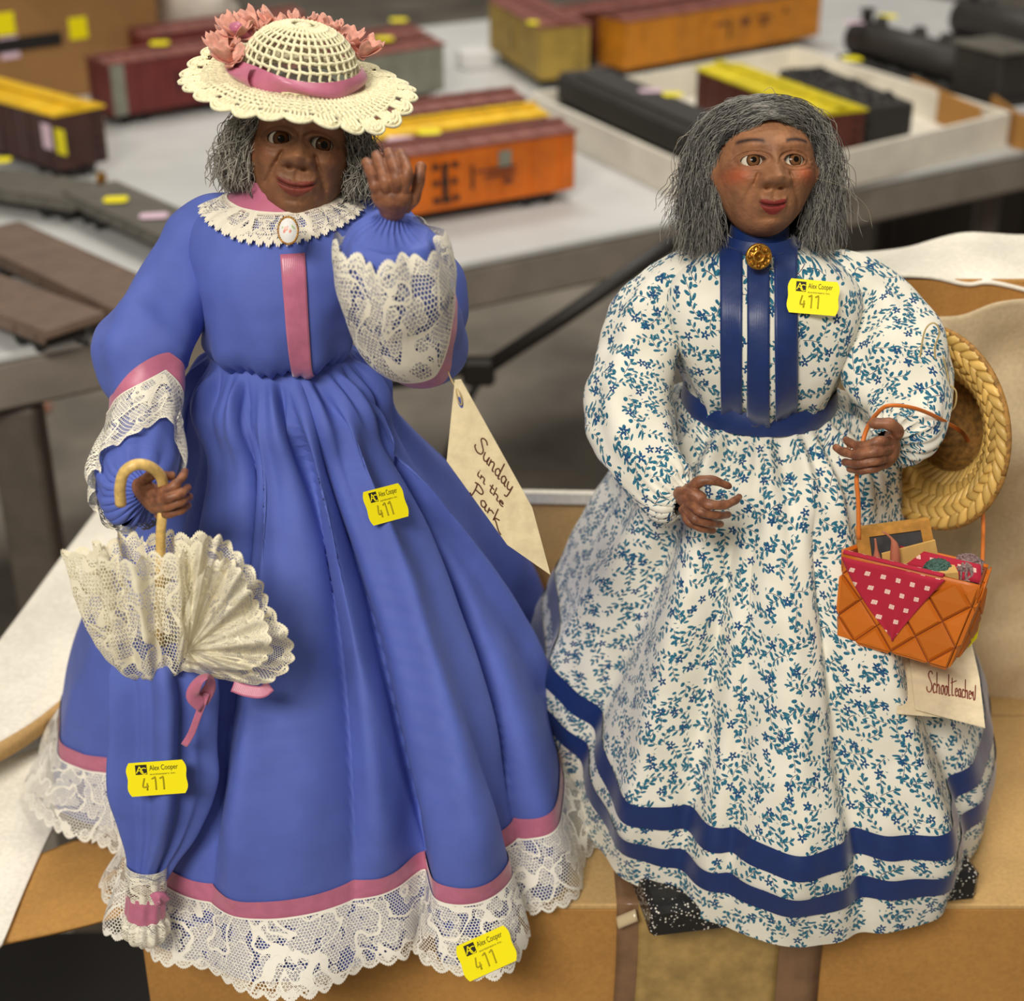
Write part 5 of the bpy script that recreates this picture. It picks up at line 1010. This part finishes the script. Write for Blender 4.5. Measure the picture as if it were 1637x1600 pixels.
# ---------------------------------------------------------------- basket
ZB0, ZB1 = .172, .218
A_, B_, C_, D_ = [PZ(*p, ZB0) for p in ((1338, 1016), (1514, 1067), (1560, 1008), (1395, 968))]; A1, B1_, C1_, D1_ = [PZ(*p, ZB1) for p in ((1350, 884), (1568, 936), (1578, 908), (1400, 866))]
bk = empty('basket', (A_+B_+C_+D_)/4, 'small orange woven splint basket hanging from the floral doll\'s hand', 'basket')
def patch(p00, p10, p11, p01): return lambda u, v: ((p00*(1-u)+p10*u)*(1-v)+(p01*(1-u)+p11*u)*v)
def clipu(poly):
    for ax, lo, sg in ((0, 0, 1), (0, 1, -1), (1, 0, 1), (1, 1, -1)):
        out = []
        for i in range(len(poly)):
            a_, b_ = poly[i], poly[(i+1) % len(poly)]; da = (a_[ax]-lo)*sg; db = (b_[ax]-lo)*sg
            if da >= 0: out.append(a_)
            if (da >= 0) != (db >= 0): t = da/(da-db); out.append((a_[0]+(b_[0]-a_[0])*t, a_[1]+(b_[1]-a_[1])*t))
        poly = out
        if not poly: return []
    return poly
def weave(f, nu, nv, ctr):
    uu, vv = f(.5, .5), None; nr = unit(np.cross(f(1., .5)-f(0., .5), f(.5, 1.)-f(.5, 0.))); nr = nr if np.dot(nr, f(.5, .5)-ctr) > 0 else -nr
    V = np.array([f(0., 0.), f(1., 0.), f(1., 1.), f(0., 1.)]); V2 = V-nr*.0012; mk('backing', np.vstack([V, V2]), [(0,1,2,3),(7,6,5,4),(0,4,5,1),(1,5,6,2),(2,6,7,3),(3,7,4,0)], MT['splint_back'], bk, smooth=False)
    for i in range(-nu-1, 2*nu+1):
        for j in range(-1, nu+nv+2):
            c0, c1 = (i+j)/2/nu*1.0, (j-i)/2/nv*1.0; hu, hv = .5/nu*.97, .5/nv*.97; poly = clipu([(c0-hu, c1), (c0, c1-hv), (c0+hu, c1), (c0, c1+hv)])
            if len(poly) < 3: continue
            ar = .5*abs(sum(poly[k][0]*poly[(k+1) % len(poly)][1]-poly[(k+1) % len(poly)][0]*poly[k][1] for k in range(len(poly))))
            if ar < .004: continue
            m_ = np.mean(poly, axis=0); l0 = .0004+.0008*((i) % 2); outer = [f(*p)+nr*.0003 for p in poly]; inner = [f(*(m_+(np.array(p)-m_)*.82))+nr*(l0+.0009) for p in poly]; k = len(poly)
            VV = np.vstack([outer, inner, [f(*m_)+nr*(l0+.0013)]]); FF = [(q_, (q_+1) % k, k+(q_+1) % k, k+q_) for q_ in range(k)]+[(k+q_, k+(q_+1) % k, 2*k) for q_ in range(k)]
            c = np.array(srgb(208, 112, 28))*g.uniform(.78, 1.12); mk('splint', VV, FF, MT['splint_piece'], bk, None, np.tile(c, (len(VV), 1)), smooth=False)
ctr = (A_+B_+C_+D_+A1+B1_+C1_+D1_)/8
weave(patch(A_, B_, B1_, A1), 3, 2, ctr); weave(patch(B_, C_, C1_, B1_), 2, 2, ctr); weave(patch(C_, D_, D1_, C1_), 3, 2, ctr); weave(patch(D_, A_, A1, D1_), 2, 2, ctr); weave(patch(A_, B_, C_, D_), 3, 2, ctr+np.array([0, 0, .05]))
for p, q in ((A1, B1_), (B1_, C1_), (C1_, D1_), (D1_, A1)):
    dd = unit(q-p); out = np.array([dd[1], -dd[0], 0]); out = out if np.dot(out, (p+q)/2-ctr) > 0 else -out
    t = np.linspace(0, 1, 10)[:, None]; base = p*(1-t)+q*t; G = np.stack([base+out*(.0012+.0012*s_)+np.array([0, 0, -.0105*(1-s_)+.001]) for s_ in (0, .33, .66, 1)]); V, F = sheet(G, .0009); c = np.array(srgb(204, 108, 30)); mk('rim_band', V, F, MT['splint_piece'], bk, None, np.tile(c, (len(V), 1)))
for nm, pts in (('handle', [(1373, 862, -.068), (1372, 800, -.066), (1370, 758, -.064), (1384, 690, -.052), (1408, 655, -.060), (1430, 648, -.062), (1470, 655, -.055), (1512, 675, -.03), (1545, 700, .045), (1566, 760, .05), (1572, 830, .0), (1570, 915, -.073)]),):
    V, F = tube(smooth(np.array([P(*p) for p in pts]), 70), .00115, 8, True, .7); mk(nm, V, F, MT['raffia'], bk)
# napkin over the rim
nf = patch(A_, B_, B1_, A1); fn = unit(np.cross(B1_-A1, A_-A1)); fn = fn if fn[1] < 0 else -fn
T0, T1, T2 = np.array([-.01, .98]), np.array([.76, 1.0]), np.array([.50, .16]); G = np.zeros((16, 24, 3)); uvn = np.zeros((16, 24, 2))
for i, v in enumerate(np.linspace(0, 1, 16)):
    for j, u in enumerate(np.linspace(0, 1, 24)):
        pt = (T0*(1-u)+T1*u)*(1-v)+T2*v; pt2 = pt+np.array([-.06*math.sin(v*3.1)*(u < .5)*(1-u*2), 0]); G[i, j] = nf(*pt2)+fn*(.0035+.0006*math.sin(u*9+v*4)); uvn[i, j] = (pt[0]*.066, pt[1]*.046)
V, F = sheet(G, .0004); nk = tag(mk('napkin', V, F, MT['napkin'], None, np.vstack([uvn.reshape(-1, 2)]*2)), 'red printed napkin hanging over the front of the basket', 'napkin')
G2n = np.stack([np.stack([(A1*(1-u)+B1_*.74*u+A1*.26*u)+fn*(.0035*(1-2*s_))+np.array([0, 0, .0025*math.sin(s_*3.14)+.001-.006*s_*s_]) for u in np.linspace(0, 1, 24)]) for s_ in np.linspace(0, 1, 7)])
V, F = sheet(G2n, .0004); mk('folded_edge', V, F, MT['napkin'], nk, np.vstack([metric_uv(G2n).reshape(-1, 2)]*2))
G3n = np.stack([np.stack([C1_*(1-u)+D1_*u+np.array([0, -.004-.006*s_, .003-.008*s_]) for u in np.linspace(.08, .8, 14)]) for s_ in np.linspace(0, 1, 5)]); V, F = sheet(G3n, .0004); mk('back_corner', V, F, MT['napkin'], nk, np.vstack([metric_uv(G3n).reshape(-1, 2)]*2))
# slate, cards, candles, yarn in the basket
def quadframe(tl, tr, br, bl, y): return [P(*p, y if np.isscalar(y) else y[i]) for i, p in enumerate((tl, tr, br, bl))]
Q = quadframe((1366, 842), (1484, 827), (1500, 905), (1376, 925), -.050); sl = empty('toy_slate', (Q[2]+Q[3])/2, 'wood-framed toy slate standing in the basket', 'slate'); fq = patch(Q[3], Q[2], Q[1], Q[0]); nq = unit(np.cross(Q[1]-Q[0], Q[3]-Q[0])); nq = nq if nq[1] < 0 else -nq
def slab(f, u0, u1, v0, v1, z0, z1): V = np.array([f(u, v)+nq*z for z in (z0, z1) for u, v in ((u0, v0), (u1, v0), (u1, v1), (u0, v1))]); return V, [(3,2,1,0),(4,5,6,7),(0,1,5,4),(1,2,6,5),(2,3,7,6),(3,0,4,7)]
mk('slate_board', *slab(fq, .08, .92, .05, .95, 0, .0012), MT['slate'], sl, smooth=False)
for u0, u1, v0, v1 in ((0, 1, .82, 1), (0, 1, 0, .15), (0, .17, .15, .82), (.86, 1, .15, .82)): mk('frame_rail', *slab(fq, u0, u1, v0, v1, -.0004, .0026), MT['slate_wood'], sl, smooth=False)
Q = quadframe((1409, 884), (1494, 862), (1506, 925), (1414, 950), (-.060, -.058, -.058, -.060)); fq = patch(Q[3], Q[2], Q[1], Q[0]); nq = unit(np.cross(Q[1]-Q[0], Q[3]-Q[0])); nq = nq if nq[1] < 0 else -nq
tag(mk('folded_card', *slab(fq, 0, 1, 0, 1, 0, .0012), MT['buff_card'], None, smooth=False), 'buff folded card leaning in front of the slate in the basket', 'card')
Q = quadframe((1497, 918), (1532, 915), (1534, 942), (1498, 944), -.077); fq = patch(Q[3], Q[2], Q[1], Q[0]); nq = np.array([0, -1, 0.]); tag(mk('wooden_block', *slab(fq, 0, 1, 0, 1, -.009, .0), MT['buff_card'], None, smooth=False), 'small pale wooden block at the basket rim beside the yarn', 'block')
def candle(pts, y, label):
    q = smooth(np.array([np.append(P(a_, b_, y), r_) for a_, b_, r_ in pts]), 30); V, F = tube(q[:, :3], q[:, 3], 14); e = mk('candle', V, F, MT['candle_wax'], None); tag(e, label, 'candle', 'candles in the basket')
candle([(1432, 960, .0026), (1431, 920, .0027), (1431, 890, .0026), (1430, 872, .0020), (1426, 862, .0008), (1419, 855, .00055), (1411, 850, .0005)], -.064, 'taller pink candle with bent wick in the basket'); candle([(1404, 955, .0024), (1404, 920, .0025), (1402, 895, .0022), (1401, 880, .0010), (1400, 868, .0006), (1399, 861, .0005)], -.062, 'shorter pink candle at the left in the basket')
def ball(px, py, y, r, mat, label, name='yarn_ball'):
    c = P(px, py, y); b = empty(name, c-np.array([0, 0, r]), label, 'yarn', 'yarn in the basket'); a_, b_ = np.meshgrid(np.linspace(0, 2*np.pi, 24), np.linspace(0, np.pi, 14)); G = c+r*.9*np.stack([np.cos(a_)*np.sin(b_), np.sin(a_)*np.sin(b_), np.cos(b_)], -1); mk('core', G.reshape(-1, 3), gridF(14, 24), MT[mat], b)
    gg = np.random.default_rng(int(px))
    for k in range(14):
        ax = unit(gg.normal(size=3)); p1 = unit(np.cross(ax, [0, 0, 1.])); p2 = np.cross(ax, p1); t = np.linspace(0, 2*np.pi, 30); V, F = tube(c+r*.93*(p1*np.cos(t)[:, None]+p2*np.sin(t)[:, None]), .0008, 5, False); mk('strand', V, F, MT[mat], b)
ball(1500, 918, -.068, .0085, 'yarn_green', 'green ball of yarn in the basket'); ball(1546, 916, -.066, .0105, 'yarn_grey', 'mauve grey ball of yarn at the right of the basket')
# ---------------------------------------------------------------- text helpers
def text_mesh(s):
    cu = bpy.data.curves.new('t', 'FONT'); cu.body = s; cu.size = 1; ob = bpy.data.objects.new('t', cu); COL.objects.link(ob); dg = bpy.context.evaluated_depsgraph_get(); dg.update()
    me = bpy.data.meshes.new_from_object(ob.evaluated_get(dg)); V = np.array([v.co[:] for v in me.vertices]); F = [tuple(p.vertices) for p in me.polygons]; bpy.data.objects.remove(ob); bpy.data.curves.remove(cu); bpy.data.meshes.remove(me)
    V[:, :2] -= V[:, :2].min(0); return V, F
TXT = {}
def put_text(name, s, par, org, ex, ey, w, h, mat, nrm_, lift):
    if s not in TXT: TXT[s] = text_mesh(s)
    V, F = TXT[s]; sz = V[:, :2].max(0); W_ = org+ex*(V[:, 0:1]/sz[0]*w)+ey*(V[:, 1:2]/sz[1]*h)+nrm_*lift; return mk(name, W_, F, MT[mat], par, smooth=False)
def pen(name, par, lines, fmap, nrm_, r, mat, lift):
    mb = MB()
    for L in lines:
        q = smooth(np.array(L, float), max(3, 7*len(L))) if len(L) > 2 else np.array(L, float); q = np.array([fmap(*p) for p in q])+nrm_*lift; mb.add(*tube(q, r, 6, True))
    return mb.build(name, MT[mat], par)
GLY = {'S': (.62, [[(.58, .88), (.45, 1.0), (.25, .95), (.18, .78), (.35, .58), (.52, .38), (.48, .12), (.25, 0), (.05, .1), (.02, .25)]]),
 'u': (.42, [[(.02, .45), (.04, .15), (.14, .02), (.26, .1), (.32, .42)], [(.32, .45), (.32, .08), (.40, .02)]]), 'n': (.42, [[(.03, .45), (.05, .02)], [(.05, .28), (.16, .44), (.27, .4), (.3, .04), (.40, .02)]]),
 'd': (.44, [[(.3, .38), (.16, .46), (.04, .25), (.12, .03), (.27, .1), (.31, .35)], [(.31, 1.0), (.31, .06), (.42, .03)]]), 'a': (.42, [[(.3, .38), (.16, .46), (.04, .25), (.12, .03), (.25, .08), (.3, .4)], [(.3, .44), (.31, .06), (.41, .03)]]),
 'y': (.42, [[(.02, .45), (.06, .15), (.16, .06), (.28, .18), (.32, .45)], [(.32, .45), (.30, 0), (.24, -.35), (.1, -.4)]]), 'i': (.22, [[(.05, .45), (.06, .06), (.18, .03)], [(.06, .62), (.08, .64)]]), 't': (.34, [[(.14, .85), (.14, .1), (.22, .02), (.32, .06)], [(.0, .5), (.3, .54)]]),
 'T': (.46, [[(.12, .95), (.13, .1), (.22, .02), (.34, .06)], [(-.05, .66), (.62, .84)]]), 'h': (.44, [[(.05, 1.0), (.06, .02)], [(.06, .28), (.18, .44), (.3, .38), (.31, .05), (.42, .02)]]), 'e': (.38, [[(.05, .24), (.28, .3), (.22, .45), (.08, .38), (.05, .15), (.16, .02), (.34, .1)]]),
 'P': (.52, [[(.12, .95), (.14, .5), (.10, -.1), (.0, -.05)], [(.0, .85), (.2, 1.0), (.46, .9), (.44, .62), (.15, .48)]]), 'r': (.34, [[(.04, .45), (.06, .02)], [(.06, .26), (.16, .43), (.3, .42)]]), 'k': (.46, [[(.05, 1.0), (.06, .02)], [(.3, .45), (.08, .24), (.22, .08), (.44, -.2), (.6, -.25)]]),
 'c': (.36, [[(.3, .38), (.16, .46), (.04, .25), (.12, .02), (.34, .08)]]), 'o': (.38, [[(.2, .45), (.06, .32), (.1, .04), (.26, .06), (.3, .32), (.2, .45), (.36, .4)]]), 'l': (.24, [[(.05, 1.0), (.06, .1), (.16, .02), (.24, .06)]]), 'w': (.5, [[(.03, .4), (.05, .2)], [(.05, .28), (.16, .44), (.2, .1), (.32, 0), (.4, .2), (.42, .8)]])}
def script(word):
    x = 0; out = []
    for ch in word:
        if ch == ' ': x += .25; continue
        w_, L = GLY[ch]; out += [[(x+a_, b_) for a_, b_ in l] for l in L]; x += w_
    return out, x
# ---------------------------------------------------------------- auction stickers
def sticker(Gs, px, py, w, h, rot, label, lift=.0009):
    pts = [hit(Gs, px+dx*w, py+dy*h, 4) for dx in np.linspace(-.5, .5, 9) for dy in np.linspace(-.5, .5, 7)]; pts = [p for p in pts if p]; dmin = min(p[0] for p in pts); Qp = np.array([p[1] for p in pts if p[0] < dmin+.03]); c = Qp.mean(0); u_, s_, vt = np.linalg.svd(Qp-c); n_ = vt[2]; vd = unit(CAM-c); n_ = n_ if np.dot(n_, vd) > 0 else -n_; n_ = unit(n_*.55+vd*.6)
    off = max(np.dot(Qp-c, n_).max(), 0)+lift; ex = unit(np.cross([0, 0, 1.], n_)); ex = ex if ex[0] > 0 else -ex; ey = np.cross(n_, ex); ey = ey if ey[2] > 0 else -ey
    cr_, sr_ = math.cos(rot), math.sin(rot); ex, ey = ex*cr_+ey*sr_, ey*cr_-ex*sr_
    rr_ = ray(px, py); c = c+n_*off; t = np.dot(c-CAM, n_)/np.dot(rr_, n_); c = CAM+rr_*t; m_ = mpp(c); W_, H_ = w*m_, h*m_
    sd = []; ys = np.linspace(-.5, .5, 13); out = [(-.44-.06*math.cos(y_*math.pi)+.02*math.cos(y_*9.4), y_) for y_ in ys]; poly = [(x, y_) for x, y_ in out]+[(-x, y_) for x, y_ in out[::-1]]
    V = np.array([c+ex*x*W_+ey*y_*H_ for x, y_ in poly]); k = len(poly); VV = np.vstack([V-n_*.0002, V]); st = mk('price_sticker', VV, [tuple(range(k, 2*k)), tuple(range(k))[::-1]]+[(i, (i+1) % k, k+(i+1) % k, k+i) for i in range(k)], MT['sticker_yellow'], None, smooth=False); tag(st, label, 'sticker', 'yellow auction stickers on the dolls')
    def fm(x, y_): return c+ex*x*W_+ey*y_*H_
    V = np.array([fm(*p) for p in ((-.34, .14), (-.15, .14), (-.15, .43), (-.34, .43))])+n_*.0001; lg = mk('logo_square', V, [(0, 1, 2, 3)], MT['ink_black'], st, smooth=False)
    put_text('logo_letters', 'A', lg, fm(-.335, .19), ex, ey, W_*.13, H_*.2, 'sticker_yellow', n_, .0002); put_text('logo_letters', 'C', lg, fm(-.26, .15), ex, ey, W_*.10, H_*.2, 'sticker_yellow', n_, .0003)
    put_text('name_text', 'Alex Cooper', st, fm(-.11, .20), ex, ey, W_*.47, H_*.20, 'ink_black', n_, .00015); put_text('subline_text', 'auctioneers inc.', st, fm(-.11, .11), ex, ey, W_*.43, H_*.05, 'ink_black', n_, .00015)
    for L in ([[(-.21, .03), (-.24, -.22), (-.15, -.21)], [(-.17, -.12), (-.175, -.33)]], [[(-.09, .0), (-.05, .03), (-.03, .02), (-.03, -.33)]], [[(.04, .0), (.08, .03), (.10, .02), (.10, -.33)]]): pen('number', st, L, fm, n_, .00042, 'ink_faded', .0001)
ALL1 = [G1, C1, B1, S3]; ALL2 = [B2, G2, S2]
sticker([G1], 617, 806, 74, 56, -.06, 'yellow auction sticker on the front of the blue skirt'); sticker([C1], 251, 1244, 96, 58, .02, 'yellow auction sticker on the folded blue parasol')
sticker([G1+0], 778, 1524, 92, 62, .24, 'yellow auction sticker on the white lace hem of the blue dress', lift=.010); sticker([B2, S2], 1300, 475, 84, 55, -.09, 'yellow auction sticker on the chest of the floral dress', lift=.0032)
V = np.array([P(*p) for p in ((1562, 985, -.060), (1568, 988, -.058), (1562, 1020, -.058), (1548, 1036, -.060), (1552, 1005, -.062))]); V = np.vstack([V, V+np.array([0, .0008, 0])]); tag(mk('price_sticker', V, [(0,1,2,3,4), (9,8,7,6,5)]+[(i, 5+i, 5+(i+1) % 5, (i+1) % 5) for i in range(5)], MT['sticker_yellow'], None, smooth=False), 'yellow sticker curling off the right end of the basket', 'sticker')
# ---------------------------------------------------------------- paper tags
def card(name, poly, mat, label, y, th=.0006):
    V = np.array([P(a_, b_, y if np.isscalar(y) else y[i]) for i, (a_, b_) in enumerate(poly)]); n_ = unit(np.cross(V[1]-V[0], V[-1]-V[0])); n_ = n_ if np.dot(n_, CAM-V[0]) > 0 else -n_; V = np.array([CAM+ray(a_, b_)*(np.dot(V[0]-CAM, n_)/np.dot(ray(a_, b_), n_)) for a_, b_ in poly]); k = len(V); VV = np.vstack([V-n_*th, V]); o = mk(name, VV, [tuple(range(k, 2*k)), tuple(range(k))[::-1]]+[(i, (i+1) % k, k+(i+1) % k, k+i) for i in range(k)], MT[mat], None, smooth=False); return tag(o, label, 'tag') if label else o, n_
def on_card(V0, n_, px, py): rr_ = ray(px, py); t = np.dot(V0-CAM, n_)/np.dot(rr_, n_); return CAM+rr_*t
def write(par, V0, n_, word, a_, b_, up, hgt, mat, r):
    L, wd = script(word); a_ = np.array(a_, float); b_ = np.array(b_, float); up = np.array(up, float)
    pen('handwriting', par, L, lambda x, y_: on_card(V0, n_, *(a_+(b_-a_)*x/wd+up*y_*hgt)), n_, r, mat, .00015)
yt = -.095
tg, n_ = card('paper_tag', [(727, 608), (737, 607), (760, 648), (851, 812), (880, 919), (811, 871), (714, 737)], 'tag_card', 'cream paper tag reading Sunday in the Park, hanging beside the blue skirt', yt)
V0 = P(800, 760, yt); write(tg, V0, n_, 'Sunday', (757, 715), (817, 790), (.42, -.9), 25, 'ink_brown', .00034); write(tg, V0, n_, 'in the', (762, 758), (804, 812), (.42, -.9), 14, 'ink_brown', .00032); write(tg, V0, n_, 'Park', (752, 786), (799, 845), (.42, -.9), 20, 'ink_brown', .00034)
V, F = tube(smooth(np.array([P(714, 572, -.05), P(716, 590, -.07), P(722, 608, -.088), P(733, 625, yt-.001), P(738, 640, yt-.001), P(737, 648, yt-.001), P(731, 636, yt-.001), P(728, 612, yt+.001)]), 40), .0003, 6); mk('string', V, F, MT['thread'], tg)
a_ = np.linspace(0, 2*np.pi, 18, endpoint=False); hc_ = on_card(V0, n_, 736, 643); V = np.array([on_card(V0, n_, 736+4*math.cos(x)+2.2*math.sin(x), 643+9*math.sin(x)) for x in a_])+n_*.0002; mk('hole', V, [tuple(range(18))], MT['blue_satin'], tg, smooth=False)
ys = min([-.060]+[h_[1][1]-.005 for h_ in (hit([G2], x_, y_, 10) for x_, y_ in ((1440, 1135), (1470, 1125), (1470, 1080), (1520, 1140))) if h_])
yl = lambda py: -.040+(ys+.040)*(py-1030)/103
tb, _ = card('paper_tag', [(1432, 1040), (1540, 1040), (1562, 1150), (1434, 1140)], 'tag_card_pale', 'blank cream card behind the Schoolteacher tag under the basket', [yl(b_)+.003 for b_ in (1040, 1040, 1150, 1140)])
ts, n_ = card('paper_tag', [(1452, 1030), (1554, 1030), (1566, 1085), (1575, 1163), (1463, 1133)], 'tag_card_pale', 'cream paper tag reading School teacher, below the basket', [yl(b_) for b_ in (1030, 1030, 1085, 1163, 1133)])
V0 = P(1452, 1030, yl(1030)); write(ts, V0, n_, 'School', (1481, 1106), (1519, 1113), (.02, -1), 34, 'ink_red', .0003); write(ts, V0, n_, 'Teachew', (1520, 1112), (1560, 1120), (.02, -1), 30, 'ink_red', .0003)
